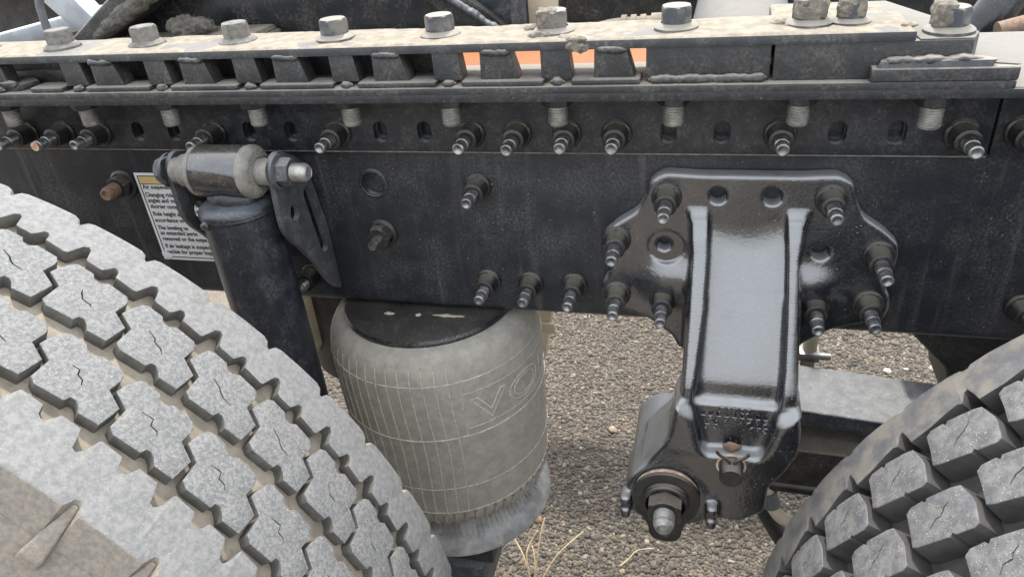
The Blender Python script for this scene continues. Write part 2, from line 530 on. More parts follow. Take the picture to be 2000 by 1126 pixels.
def relax(V, F, it=3, k=0.5):
    """even out the lattice steps of a surface net"""
    E = np.concatenate([np.stack([F[:, i], F[:, (i + 1) % 4]], 1) for i in range(4)])
    for _ in range(it):
        A_ = np.zeros_like(V); c = np.zeros(len(V))
        for j in range(3): A_[:, j] = np.bincount(E[:, 0], V[E[:, 1], j], len(V)) + np.bincount(E[:, 1], V[E[:, 0], j], len(V))
        c = np.bincount(E[:, 0], minlength=len(V)) + np.bincount(E[:, 1], minlength=len(V))
        V = V + k * (A_ / c[:, None] - V)
    return V
def smin(a, b, k):
    h = np.clip(0.5 + 0.5 * (b - a) / k, 0, 1)
    return b + (a - b) * h - k * h * (1 - h)
def smax(a, b, k): return -smin(-a, -b, k)
def sd_poly(px, pz, pts):
    P = np.array(pts); d = np.full(px.shape, 1e9); s = np.ones(px.shape)
    n = len(P)
    for i in range(n):
        a = P[i]; b = P[i - 1]
        ex, ez = b[0] - a[0], b[1] - a[1]
        wx, wz = px - a[0], pz - a[1]
        t = np.clip((wx * ex + wz * ez) / (ex * ex + ez * ez), 0, 1)
        d = np.minimum(d, (wx - ex * t) ** 2 + (wz - ez * t) ** 2)
        c1 = pz >= a[1]; c2 = pz < b[1]; c3 = ex * wz > ez * wx
        fl = (c1 & c2 & c3) | (~c1 & ~c2 & ~c3)
        s = np.where(fl, -s, s)
    return s * np.sqrt(d)
def np_mesh(name, V, F, mat, parent=None, smooth=60):
    me = bpy.data.meshes.new(name)
    me.vertices.add(len(V)); me.vertices.foreach_set('co', np.asarray(V, np.float32).ravel())
    k = F.shape[1]
    me.loops.add(F.size); me.loops.foreach_set('vertex_index', F.astype(np.int32).ravel())
    me.polygons.add(len(F)); me.polygons.foreach_set('loop_start', np.arange(0, F.size, k, dtype=np.int32))
    me.update(calc_edges=True); me.validate()
    finish(me, mat, smooth)
    return put(name, me, parent)
#PART2
# ------------------------------------------------------------------ ground
g = mk('ground', [(-25, -25, 0), (25, -25, 0), (25, 25, 0), (-25, 25, 0)], [(0, 1, 2, 3)], 'ground', smooth=0)
tag(g, 'brown grey chip seal ground under the truck', 'ground', kind='structure')

def gravel():
    xs, ys = [], []
    step = 0.0064
    X, Y = np.meshgrid(np.arange(-1.15, .80, step), np.arange(0.10, 1.50, step), indexing='ij')
    X = X.ravel() + RNG.uniform(-.5, .5, X.size) * step * 1.1
    Y = Y.ravel() + RNG.uniform(-.5, .5, Y.size) * step * 1.1
    n = len(X)
    size = 0.0023 + 0.0080 * RNG.beta(1.0, 5.5, n)
    corner = np.array([(a, b, c) for c in (-1, 1) for b in (-1, 1) for a in (-1, 1)], float)
    P = corner[None] * (1 + RNG.uniform(-.38, .38, (n, 8, 3)))
    P[:, 4:, :2] *= RNG.uniform(.55, .95, (n, 1, 1))
    P *= (size[:, None] * np.stack([RNG.uniform(.75, 1.35, n), RNG.uniform(.6, 1.0, n), RNG.uniform(.25, .5, n)], 1))[:, None, :]
    a = RNG.uniform(0, 2 * np.pi, n); t = RNG.uniform(-.45, .45, n)
    ct, st = np.cos(t)[:, None], np.sin(t)[:, None]
    y, z = P[..., 1] * ct - P[..., 2] * st, P[..., 1] * st + P[..., 2] * ct
    ca, sa = np.cos(a)[:, None], np.sin(a)[:, None]
    x2, y2 = P[..., 0] * ca - y * sa, P[..., 0] * sa + y * ca
    V = np.stack([x2 + X[:, None], y2 + Y[:, None], z + (RNG.uniform(-.1, .6, n) * size * .5)[:, None]], -1).reshape(-1, 3)
    q = np.array([(0, 2, 3, 1), (4, 5, 7, 6), (0, 1, 5, 4), (1, 3, 7, 5), (3, 2, 6, 7), (2, 0, 4, 6)])
    F = (np.arange(n)[:, None, None] * 8 + q[None]).reshape(-1, 4)
    pal = np.array([(.12, .105, .09), (.075, .068, .06), (.18, .14, .105), (.26, .20, .14), (.15, .125, .10), (.40, .35, .27), (.22, .145, .10), (.20, .175, .145)])
    pr = np.array([.22, .14, .18, .12, .15, .06, .05, .08])
    c = pal[RNG.choice(len(pal), n, p=pr / pr.sum())] * RNG.uniform(.55, 1.3, (n, 1)) * np.array([.60, .61, .59])
    o = np_mesh('gravel', V, F, 'gravel', smooth=0)
    at = o.data.attributes.new('tone', 'FLOAT_COLOR', 'POINT')
    at.data.foreach_set('color', np.repeat(np.c_[c, np.ones(n)], 8, 0).astype(np.float32).ravel())
    tag(o, 'loose brown and grey stone chips bedded in the ground', 'gravel', kind='stuff')
gravel()
for i, (x, y, r, lab) in enumerate([(0.46, 0.93, .010, 'pale pebble lying beside the leaf spring'), (0.505, 0.945, .006, 'small whitish pebble between leaf spring and frame rail'), (-0.18, .62, .011, 'tan stone on the sunlit strip of ground'),
                                    (0.02, .40, .011, 'rusty orange stone below the hanger'), (-.30, .33, .010, 'orange pebble beside the air spring foot')]):
    v, f = blob(3, (r, r * .8, r * .6), r * .25, 160, i)
    tag(mk('pebble', v, f, simple('pebble_%d' % i, [(.62, .6, .55), (.65, .63, .6), (.36, .28, .19), (.34, .2, .11), (.36, .21, .12)][i], .8), smooth=180, loc=(x, y, r * .4)), lab, 'pebble', 'loose pebbles')

# ------------------------------------------------------------------ frame rails
def channel(x0, x1, flip=False):
    """C-section swept along x; the web face at y=0"""
    zt, zb, d, t, r = 1.0128, .7325, .105, .009, .014
    o = []
    o.append((d, zt))
    for k in range(7):
        a = rad(90 + 15 * k); o.append((r + r * math.cos(a), zt - r + r * math.sin(a)))
    for k in range(7):
        a = rad(180 + 15 * k); o.append((r + r * math.cos(a), zb + r + r * math.sin(a)))
    o.append((d, zb))
    ri = r - t
    i_ = [(d, zb + t)]
    for k in range(5):
        a = rad(270 - 22.5 * k); i_.append((r + ri * math.cos(a), zb + r + ri * math.sin(a)))
    for k in range(5):
        a = rad(180 - 22.5 * k); i_.append((r + ri * math.cos(a), zt - r + ri * math.sin(a)))
    i_.append((d, zt - t))
    pts = o + i_
    return prism_bm(pts, lambda a, b: (x0, a, b), lambda a, b: (x1, a, b))
rail = empty('frame_rail', (-.3, .05, .7325))
tag(rail, 'long black truck frame rail with rows of collared studs', 'frame rail', 'truck frame rails')
def child(o, root):
    """keep world placement when the root is an Empty that stands elsewhere"""
    o.parent = root
    o.matrix_parent_inverse = Matrix.Translation(root.location).inverted()
    return o
web = child(from_bm('channel', channel(-1.75, 1.35), 'frame', None, 30), rail)
ANG_SLOTS = [-.681, -.631, -.583, -.487, -.436, -.332, -.283, -.037, .012, .112, .161]
cut(web, [slot_cutter(x, .9555, .013, .019, -.02, .0091) for x in ANG_SLOTS] + [slot_cutter(-.355, .894, .027, .032, -.02, .0091), slot_cutter(-.601, .852, .03, .03, -.02, .0091)])
child(box('liner', -1.75, 1.35, .0092, .0155, .742, 1.003, 'frame', None, 0), rail)
# thickened rim of the big hole
v, f = lathe([(.0135, .0), (.0172, .0), (.0172, .0018), (.0160, .0026), (.0142, .0026), (.0135, .0018)], 32, OUT)
child(mk('hole_rim', v, f, 'frame', loc=(-.355, 0, .8935)), rail)
v, f = lathe([(.013, .0), (.0185, .0), (.0180, .003), (.0150, .003), (.0145, .0)], 32, OUT)
child(mk('hole_rim', v, f, 'bolt', loc=(-.601, 0, .852)), rail)

far = empty('frame_rail', (-.3, .79, .7325))
tag(far, 'second dark frame rail lying deep behind the slide rail', 'frame rail', 'truck frame rails')
bm = channel(-1.9, 1.9)
for v_ in bm.verts: v_.co.y = .80 - v_.co.y + .1
fo = child(from_bm('channel', bm, 'dark', None, 30), far)
rv, rf = lathe([(.0, .006), (.006, .0055), (.011, .003), (.013, 0)], 16, OUT)
rme = bpy.data.meshes.new('rivet'); rme.from_pydata(rv, [], rf); finish(rme, 'bolt', 60)
for i in range(10):
    child(put('rivet', rme, None, (-.75 + .09 * i, .891, .925)), far)

# collared lock bolts: mesh shared by all of them
A = Acc()
A.add(lathe([(.0148, 0), (.0148, .0022), (.0140, .0034), (.0122, .0040), (.0119, .006), (.0106, .0195), (.0109, .0200), (.0109, .0212), (.0100, .0218), (.0072, .0218), (.0070, .019)], 32))
for k in range(5):
    a = rad(90 + 72 * k + 18)
    A.add(lathe([(.0010, 0), (.0009, .0005), (0, .0007)], 8, Matrix.Translation((.0132 * math.cos(a), .0132 * math.sin(a), .0036))))
COLLAR = bpy.data.meshes.new('lock_bolt'); COLLAR.from_pydata([tuple(OUT @ Vector(p)) for p in A.v], [], A.f); finish(COLLAR, 'bolt', 40)
prof = thread(.0068, .019, .0335, .0017, .0006) + [(.0056, .0337), (.0055, .0348)] + thread(.0060, .0350, .0452, .0016, .00045) + [(.0058, .0458), (.0050, .0466), (.0042, .0466), (.0030, .0452), (0, .0446)]
v, f = lathe(prof, 24, OUT)
STUD = bpy.data.meshes.new('stud'); STUD.from_pydata(v, [], f); finish(STUD, 'stud', 50)
STUDB = STUD.copy(); STUDB.materials.clear(); STUDB.materials.append(M['bolt'])
def lock_bolt(root, x, y, z, mat=None, ln=1.0, tilt=(0, 0)):
    b = child(put('lock_bolt', COLLAR, None, (x, y, z), (tilt[0], random.uniform(0, 6.28) * 0, tilt[1])), root)
    s = put('stud', STUD if mat is None else mat, b)
    s.scale = (1, ln * random.uniform(.93, 1.06), 1)
    b.rotation_euler = (random.uniform(-.012, .012), random.uniform(0, 6.28), random.uniform(-.012, .012))
    return b
for x, z, ln in [(-.2345, .893, 1.02), (-.2345, .776, 1.0), (-.185, .7755, .98), (-.1355, .7765, 1.02), (-.458, .772, 1.0)]:
    lock_bolt(rail, x, -.0005, z, None, ln)
for x, z in [(.301, .777), (.30, .89)]:
    lock_bolt(rail, x, -.0005, z, STUDB)

def nut_stud(root, x, y, z, name, studmat, r=.0072, ln=.032, rot=.3):
    A = Acc()
    A.add(lathe([(.0175, 0), (.0175, .0025), (.0150, .0040), (.0135, .0042)], 32))
    A.add(hexprism(.0142, .003, .0155, .2), Matrix.Rotation(rot, 4, 'Z'))
    b = child(A.build(name, 'bolt', None, 35, loc=(x, y, z), rot=(rad(90), 0, 0)), root)
    pr = thread(r, .012, ln - .003, .0019, .0005) + [(r - .0012, ln), (r * .62, ln), (r * .55, ln - .0025), (0, ln - .003)]
    v_, f_ = lathe(pr, 24)
    mk('stud', v_, f_, studmat, b, 50)
    return b
tag(nut_stud(rail, -.684, -.0005, .887, 'flange_nut', 'rust', .0082, .034), 'flange nut on a rusty stud')
nut_stud(rail, -.355, -.0005, .832, 'flange_nut', 'stud', .0062, .032, .1)
# crumbs of overspray and scale on the web
for i in range(26):
    x, z = random.uniform(-.42, .02), random.uniform(.765, .92)
    if i < 6: x = random.uniform(.2, .33)
    v, f = blob(1, (.0011, .0006, .0013), .0004, 900, i)
    child(mk('paint_lump', v, f, 'angle' if i % 3 else 'greybolt', smooth=180, loc=(x, 0, z)), rail)

# ------------------------------------------------------------------ slotted angle
ang = empty('mounting_angle', (-.3, -.035, .934))
tag(ang, 'black angle iron with a row of oval slots along the frame top', 'angle iron', 'angle irons')
def angle(x0, x1, root, slots):
    pts = [(-.0002, .934), (-.008, .934), (-.008, 1.000), (-.0095, 1.0035), (-.013, 1.005), (-.0702, 1.005), (-.0702, 1.0128), (-.0002, 1.0128)]
    o = child(from_bm('angle_leg', prism_bm(pts, lambda a, b: (x0, a, b), lambda a, b: (x1, a, b), .0011, 2), 'angle', None, 35), root)
    if slots: cut(o, [slot_cutter(x, .9555, .0155, .0225, -.03, .01) for x in slots])
    return o
angle(-1.6, .2355, ang, ANG_SLOTS)
for x in (-.742, -.691, -.537, -.385, -.2355, -.1865, -.136, -.087, .064, .215):
    m = STUD if x > -.7 else STUDB
    b = lock_bolt(ang, x * .987, -.0082, .9545, None, 1.0)
b = lock_bolt(ang, -.785, -.0082, .9545, None, 1.0)
cap = child(mk('stud_end', *lathe([(.0052, .0462), (.0052, .0472), (0, .0474)], 20, OUT), 'rustcap', loc=(-.742 * .987, -.0082, .9545)), ang)
tag(cap, 'pale rusty end of a stud')
ang2 = empty('mounting_angle', (.7, -.035, .934))
tag(ang2, 'short angle iron continuing beyond the scribed joint over the dark tyre', 'angle iron', 'angle irons')
angle(.2375, 1.3, ang2, [])
lock_bolt(ang2, .258, -.0082, .957)

# ------------------------------------------------------------------ dusty rack rail on top
sr = empty('slide_rail', (-.25, -.035, 1.013))
tag(sr, 'dust caked rack rail with square windows and flanged bolts on top', 'slide rail')
def sbox(name, *a, mat='rail', bv=.0012):
    return child(box(name, *a, mat, None, bv), sr)
BT = 1.0567
sbox('base_plate', -1.5, .2215, -.0725, .004, 1.0131, 1.0193, bv=.0012)
sbox('top_bar', -1.5, .148, -.0688, -.001, 1.0488, BT, mat='bar', bv=.0018)
ODD = [-.647 - .101, -.647, -.546, -.446, -.344, -.243, -.144]
EVEN = [-.609, -.504, -.402, -.3005, -.198, -.097]
for x in ODD:
    pts = [(x, 1.0488), (x + .0245, 1.0488), (x + .0275, 1.0240), (x, 1.0240)]
    child(from_bm('rack_post', prism_bm(pts, lambda a, b: (a, -.0640, b), lambda a, b: (a, -.0480, b), .0012), 'rail'), sr)
    child(bead((x + .008, -.0655, 1.0215), (x + .021, -.0655, 1.0212), .0048, .004, int(-x * 1000)).build('weld_bead', 'rail', None, 180), sr)
for x in EVEN:
    pts = [(x, 1.0488), (x + .027, 1.0488), (x + .0345, 1.0235), (x - .001, 1.0235)]
    child(from_bm('rack_post', prism_bm(pts, lambda a, b: (a, -.0652, b), lambda a, b: (a, -.0480, b), .0014), 'rail'), sr)
    child(bead((x + .001, -.0668, 1.0488), (x + .028, -.0668, 1.0478), .0042, .0035, int(-x * 1000) + 3).build('weld_bead', 'rail', None, 180), sr)
for i in range(len(ODD)):
    a = ODD[i] + .027
    b = ODD[i + 1] + .003 if i + 1 < len(ODD) else -.058
    if i == 0: a = -.69
    if i == 0: b = -.649
    child(from_bm('foot_strip', box_bm(a, b, -.0705, -.048, 1.0196, 1.0247, .0021, 3), 'rail'), sr)
# left end: cut plate and sloping bar
child(from_bm('spacer_block', prism_bm([(-.95, -.064), (-.712, -.064), (-.700, -.045), (-.735, -.02), (-.95, -.02)], lambda a, b: (a, b, 1.0196), lambda a, b: (a, b, 1.0262), .0014), 'rail'), sr)
sbox('inner_strip', -.78, -.66, -.030, -.018, 1.0196, 1.032)
sbox('inner_wall', -1.4, -.2365, -.022, -.008, 1.0196, 1.0485, mat='dark')
child(mk('weld_bead', *blob(3, (.012, .004, .004), .002, 200, 5), 'rail', smooth=180, loc=(-.722, -.063, 1.0272)), sr)
# solid blocks at the other end
sbox('spacer_block', -.054, .0450, -.0625, -.006, 1.0196, 1.0487, bv=.0009)
child(bead((-.052, -.0655, 1.0222), (.043, -.0650, 1.0222), .0040, .0035, 77, .9).build('weld_bead', 'rail', None, 180), sr)
pts = [(.0475, -.0640), (.189, -.0640), (.197, -.045), (.151, .082), (.05, .085)]
child(from_bm('spacer_block', prism_bm(pts, lambda a, b: (a, b, 1.0196), lambda a, b: (a, b, 1.0485), .0012), ['rail']), sr)
pts = [(.152, -.0635), (.1888, -.0635), (.1965, -.045), (.1508, .081), (.051, .084), (.051, .001), (.1485, .001)]
child(from_bm('end_plate', prism_bm(pts, lambda a, b: (a, b, 1.0487), lambda a, b: (a, b, 1.0497), .0004), 'pale'), sr)
child(from_bm('toe_plate', prism_bm([(.119, -.0745), (.2215, -.0745), (.2135, -.002), (.16, -.002), (.119, -.040)], lambda a, b: (a, b, 1.0198), lambda a, b: (a, b, 1.0305), .0022, 3), ['rail']), sr)
child(from_bm('weld_bead', prism_bm(round_poly([(.1205, -.0735), (.205, -.0735), (.196, -.06), (.13, -.058)], .006), lambda a, b: (a, b, 1.030), lambda a, b: (a + .003, b * .97, 1.0352), .0025, 3), 'rail', None, 180), sr)
A = bead((.128, -.068, 1.0345), (.198, -.066, 1.0345), .0048, .0036, 91, .7)
child(A.build('weld_bead', 'rail', None, 180), sr)
sbox('top_flange_film', .2225, .34, -.069, .1, 1.0129, 1.0136, mat='pale', bv=.0003)
child(from_bm('wedge_plate', prism_bm([(.199, -.063), (.2213, -.071), (.2135, .05), (.17, .05)], lambda a, b: (a, b, 1.0307), lambda a, b: (a, b, 1.0316), .0004), 'pale'), sr)

child(Acc().add(tube([(-1.6, -.0079, .9337), (.235, -.0079, .9337)], .0007, 6)).build('edge_bright_line', 'greybolt', None, 60), ang)  # pale tube added along the edge, its bright highlight line put in as colour
# flanged hex bolts
A = Acc()
A.add(lathe([(.0185, 0), (.0185, .0022), (.0172, .0034), (.0140, .0052), (.0128, .0056)], 40))
A.add(hexprism(.0134, .0048, .0190, .22), Matrix.Rotation(.35, 4, 'Z'))
HEAD = bpy.data.meshes.new('hex_bolt'); HEAD.from_pydata(A.v, [], A.f); finish(HEAD, 'greybolt', 30)
n = NT('half_dusted_bolt')
upm = n.ramp(n.sep(n.nrm)[2], .35, .8)
pt = n.ramp(n.noise(42, 5, .6), .42, .60)
n.set(Base_Color=n.mix(n.math('ADD', n.math('MULTIPLY', upm, .9), n.math('MULTIPLY', pt, .55), True), (.045, .05, .06), (.235, .213, .175)), Roughness=.55)
n.bump(n.noise(300, 4, .7), .3, .001)
M['halfdust'] = n.m
HEAD2 = HEAD.copy(); HEAD2.materials.clear(); HEAD2.materials.append(M['halfdust'])
NUTV = Acc().add(hexprism(.0152, .0, .0125, .15), Matrix.Rotation(.1, 4, 'Z'))
NUTM = bpy.data.meshes.new('nut'); NUTM.from_pydata(NUTV.v, [], NUTV.f); finish(NUTM, 'angle', 30)
v, f = lathe(thread(.0094, .010, .0305, .0024, .0009) + [(.0082, .0318), (0, .0322)], 28)
THRM = bpy.data.meshes.new('thread_end'); THRM.from_pydata(v, [], f); finish(THRM, 'steel', 50)
def hex_bolt(x, y, z, me, rz=0, under=True, under_z=1.0049, sc=1.0):
    b = child(put('hex_bolt', me, None, (x, y, z), (0, 0, rz)), sr)
    b.scale = (sc,) * 3
    if under:
        nt = put('nut', NUTM, b, (0, 0, under_z - z), (rad(180), 0, random.uniform(-.5, .5)))
        th = put('thread_end', THRM, b, (0, 0, under_z - z), (rad(180), 0, 0))
    return b
BX = [-.0315 + .1052 * (k - 6) for k in range(-1, 8)]
BOLTS = []
for k, x in enumerate(BX):
    BOLTS.append(hex_bolt(x, -.035, BT, HEAD if k < 4 else HEAD2, random.uniform(-.6, .6)))
BOLTS.append(hex_bolt(.105, -.033, BT, HEAD2, .2, False, sc=.85))
BOLTS.append(hex_bolt(.1755, -.043, 1.0497, HEAD2, .5, True, 1.0049))
# mud stuck on the heads
def mud(x, y, z, size, seed, amp=.0018, fr=150, boxy=.6, sub=5):
    v_, f_ = blob(sub, size, amp, fr, seed, boxy=boxy)
    o = child(mk('mud_clump', v_, f_, 'mud', smooth=180, loc=(x, y, z)), sr)
    return tag(o, 'dried mud stuck on a bolt head')
mud(BX[6] - .004, -.037, BT + .0125, (.0105, .0105, .0085), 2)
mud(BX[8], -.035, BT + .0135, (.0140, .0135, .0090), 3)
mud(.105, -.033, BT + .0125, (.0110, .0110, .0080), 4)
mud(.1695, -.044, 1.0497 + .0135, (.0085, .0115, .0105), 5)

# pale dust crust lying on the bar: height field, only its thick patches rise above the steel
def crust(name, x0, x1, y0, y1, z, amp, thr, seed, mat='crust', h=.0012, fr=22, edge=.003):
    nx, ny = int((x1 - x0) / h), int((y1 - y0) / h)
    V = np.zeros((nx, ny, 3)); q = Vector()
    for i in range(nx):
        x = x0 + (x1 - x0) * i / (nx - 1)
        for j in range(ny):
            y = y0 + (y1 - y0) * j / (ny - 1)
            a = mnoise.fractal(Vector((x * fr, y * fr * 1.3, seed)), 1.0, 2.1, 4)
            b = mnoise.noise(Vector((x * 260, y * 260, seed + 4)))
            e = min(1, min(y - y0, y1 - y, x - x0, x1 - x) / edge)
            d = (a - thr) * amp
            d = min(d, .0012 + .3 * max(0, d - .0012)) + b * .00022
            V[i, j] = (x, y, z + min(d, e * .002 - .0004))
    F = np.array([(i * ny + j, (i + 1) * ny + j, (i + 1) * ny + j + 1, i * ny + j + 1) for i in range(nx - 1) for j in range(ny - 1)])
    o = child(np_mesh(name, V.reshape(-1, 3), F, mat, None, 180), sr)
    tag(o, kind='stuff')
    return o
crust('dust_crust', -.85, .147, -.0685, -.0015, BT, .0042, -.30, 3, fr=13)
crust('dust_crust', .05, .145, .0, .08, 1.0497, .003, -.1, 8)
crust('dust_crust', -.70, .045, -.0700, -.045, 1.0194, .003, -.1, 5, h=.0018)
for i, (x, y, s) in enumerate([(-.146, -.050, .010), (-.120, -.060, .007), (-.114, -.0665, .006), (-.158, -.022, .009), (.052, -.030, .010), (.060, -.040, .006), (-.107, -.067, .0045), (.145, -.052, .006)]):
    v, f = blob(4, (s, s * .7, s * .35), s * .28, 150, i + 20)
    child(mk('mud_flake', v, f, 'crust' if i % 3 else 'mud', smooth=180, loc=(x, y, BT + .001)), sr)
v, f = blob(4, (.010, .003, .004), .0025, 200, 44)
child(mk('mud_flake', v, f, 'mud', smooth=180, loc=(-.110, -.0695, 1.0515)), sr)
#PART3
# ------------------------------------------------------------------ suspension hanger (cast, glossy black)
hg = empty('suspension_hanger', (.0395, -.05, .55))
tag(hg, 'glossy black cast spring hanger with two ribs bolted on the frame', 'hanger bracket')
CX = .0395
def hanger():
    h = .0014
    x0, x1, d0, d1, z0, z1 = -.125, .205, -.075, .135, .525, .930
    X = np.arange(x0, x1, h, dtype=np.float32); D = np.arange(d0, d1, h, dtype=np.float32); Z = np.arange(z0, z1, h, dtype=np.float32)
    x2, z2 = np.meshgrid(X, Z, indexing='ij')
    right = [(0, .9165), (.045, .9165), (.079, .9185), (.092, .910), (.0965, .894), (.1045, .877), (.125, .863), (.1395, .849), (.1425, .834), (.139, .817),
             (.1345, .808), (.1345, .801), (.1425, .789), (.1435, .775), (.139, .762), (.118, .757), (.092, .748), (.066, .727), (.060, .712)]
    pts = [(CX + a, b) for a, b in right] + [(CX - a, b) for a, b in right[::-1][:-1]]
    fl2 = sd_poly(x2, z2, round_poly(pts, .006, 3)).astype(np.float32)
    x = X[:, None, None]; d = D[None, :, None]; z = Z[None, None, :]
    xl = x - CX
    k = .0045
    # bolted flange
    f = smax(fl2[:, None, :], np.abs(d - .008) - .0092, k)
    # profile of the channel floor
    zt = .864 + 9.0 * np.clip(np.abs(xl), 0, .036) ** 2
    P = .0115 + .0765 * np.clip((zt - z) / (zt - .705), 0, 1)
    P = P - .004 * np.exp(-((z - .705) / .010) ** 2)
    cs = np.float32(.92)
    # soften the knees
    slab = (np.abs(d - (P - .014)) - .014) * cs
    floor = smax(smax(slab, np.abs(xl) - .049, .004), smax(z - .874, .60 - z, .004), .004)
    f = smin(f, floor, .007)
    # ribs
    hgt = np.interp(Z, [.60, .64, .70, .80, .855, .872, .886], [.020, .017, .0135, .0135, .0135, .0125, .004])[None, None, :].astype(np.float32)
    side = np.interp(Z, [.56, .60, .66, .70, .75, .84, .885], [.085, .075, .05, .04, .04, .022, .012])[None, None, :].astype(np.float32)
    zz = [.60, .645, .660, .680, .698, .716, .740, .790, .838, .868, .884]
    EDGE = {-1: ([-.062, -.060, -.0590, -.0575, -.0535, -.0515, -.0505, -.0495, -.0490, -.0515, -.0570], [-.030, -.031, -.0350, -.0395, -.0415, -.0405, -.0380, -.0340, -.0335, -.0350, -.0380]),
            1: ([.032, .033, .0355, .0395, .0420, .0435, .0440, .0425, .0400, .0375, .0370], [.060, .0615, .0620, .0620, .0610, .0580, .0555, .0530, .0510, .0530, .0580])}
    for s in (-1, 1):
        lo, hi = [np.interp(Z, zz, e)[None, None, :].astype(np.float32) for e in EDGE[s]]
        r = smax(np.abs(xl - (lo + hi) / 2) - (hi - lo) / 2, np.maximum(d - (P + hgt), (P + hgt - side) - d) * cs, .0035)
        r = smax(r, np.maximum(z - .8845, .650 - z), .008)
        f = smin(f, r, .004)
    # side walls reaching back under the frame
    for s in (-1, 1):
        c = s * (.0500 if s > 0 else .0445)
        w = smax(np.abs(xl - c) - .0055, np.maximum(d - P, -.02 - d), .003)
        w = smax(w, np.maximum(z - .80, (.640 if s > 0 else .625) - z), .012)
        f = smin(f, w, .010)
    # raised lower pad with the pin hole and the pivot boss
    pad = [(-.018, .705), (-.002, .690), (.004, .668), (.006, .652), (.016, .6445), (.030, .6465), (.052, .6465), (.064, .6445), (.074, .652), (.078, .668), (.083, .690), (.100, .705), (.1025, .670), (.097, .636),
           (.080, .606), (.079, .570), (.054, .5505), (.030, .553), (.008, .540), (-.030, .535), (-.058, .549), (-.067, .575), (-.060, .604), (-.038, .640), (-.021, .668)]
    pd = sd_poly(x2, z2, round_poly(pad, .006, 3)).astype(np.float32)[:, None, :]
    f = smin(f, smax(pd, np.abs(d - .082) - .0265, .007), .010)
    back = sd_poly(x2, z2, [(-.012, .70), (.085, .70), (.085, .62), (.05, .56), (-.04, .55), (-.05, .62), (-.02, .66)]).astype(np.float32)[:, None, :]
    f = smin(f, smax(back, np.abs(d - .06) - .032, .005), .006)
    # barrel of the spring eye, running inwards under the frame
    bx, bz = -.026, .577
    rr = np.sqrt((x - bx) ** 2 + (z - bz) ** 2)
    f = smin(f, smax(rr - .0405, np.abs(d - .040) - .066, .006), .012)
    # ears beside the eccentric washer
    for ex, ez in ((-.0675, .566), (.0245, .5645)):
        e = np.sqrt(np.maximum(np.abs(x - ex) - .0015, 0) ** 2 + np.maximum(np.abs(z - ez) - .012, 0) ** 2 + np.maximum(np.abs(d - .112) - .006, 0) ** 2) - .0042
        e = smax(e, -(np.sqrt((z - ez - .001) ** 2 + (d - .124) ** 2) - .005), .002)
        f = smin(f, e, .004)
    # ramps beside the ribs
    for s in (-1, 1):
        e = (np.sqrt(((xl - s * .066) / .036) ** 2 + ((z - .797) / .026) ** 2 + ((d - .010) / .017) ** 2) - 1) * .014
        f = smin(f, e, .008)
    # spot faces and holes
    for hx, hz, hr in ((.012, .895, .0082), (.062, .895, .0085), (-.038, .840, .0072), (.111, .838, .0085)):
        rr = np.sqrt((x - hx) ** 2 + (z - hz) ** 2)
        f = smax(f, -smax(rr - hr, -.005 - d, .001), .0012)
    for hx in (-.036,):
        rr = np.sqrt((x - hx) ** 2 + (z - .838) ** 2)
        f = smax(f, -smax(rr - .0185, .0160 - d, .0008), .001)
    # pocket behind the upper edge and below the frame
    f = np.maximum(f, -(d + .0008 + np.where(z > .7325, 0, 9)))
    V, F = surface_net(np.ascontiguousarray(f), (x0, d0, z0), h)
    V[:, 1] *= -1
    F = F[:, ::-1]
    return V, F
V, F = hanger()
V = relax(V, F, 5, .5)
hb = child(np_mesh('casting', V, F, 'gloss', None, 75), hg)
for x, z in ((-.0367, .8927), (.1135, .8945), (-.0860, .8440), (.1624, .8377), (-.0863, .7788), (-.0375, .7757), (.1119, .7783), (.1614, .7829)):
    lock_bolt(hg, x, -.0172, z, None, 1.02)
# cast-in characters, worn past reading: low relief bars
def embossed():
    A = Acc(); rn = random.Random(4)
    for z, a, b, nn in ((.6965, .024, .056, 5), (.6845, .006, .074, 9), (.6735, .010, .026, 2), (.6735, .055, .074, 3)):
        for i in range(nn):
            x = a + (b - a) * (i + .5) / nn; w = (b - a) / nn * .33
            yy = -.0955 - max(0, 0)
            path = [(x + w * rn.uniform(-1, 1), yy + (.6965 - .68) * 0, z + .0032 * s) for s in (1, .3, -.4, -1)]
            A.add(tube(smooth_path(path, 3), .0009, 6))
            A.add(tube([(x - w, yy, z + .0030), (x + w, yy, z + .0028)], .0008, 6))
    return A
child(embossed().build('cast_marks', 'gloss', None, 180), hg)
# clevis pin with cotter
v, f = lathe([(.0118, 0), (.0118, .022), (.0108, .0238), (0, .0240)], 32, OUT)
pin = child(mk('pin', v, f, 'bolt', loc=(.0405, -.103, .6335)), hg)
v, f = lathe([(.0135, 0), (.0150, .0006), (.0150, .0022), (.0130, .0024)], 32, OUT)
mk('pin_washer', v, f, 'rustcap', pin, loc=(0, -.0035, .0005))
A = Acc()
for s in (-1, 1):
    A.add(tube(smooth_path([(s * .0005, -.0145, -.010), (s * .0008, -.0145, .006), (s * .004, -.0135, .0145), (s * .0125, -.0125, .0205), (s * .0160, -.0120, .0245)], 4), .0017, 8))
A.build('cotter_pin', 'bolt', pin, 60)
v, f = blob(3, (.0055, .004, .0035), .0006, 200, 9)
mk('cotter_head', v, f, 'bolt', pin, 180, loc=(0, -.013, -.0135))
v, f = blob(3, (.009, .003, .006), .002, 160, 12)
mk('rust_patch', v, f, 'rust', pin, 180, loc=(0, .004, .0185))
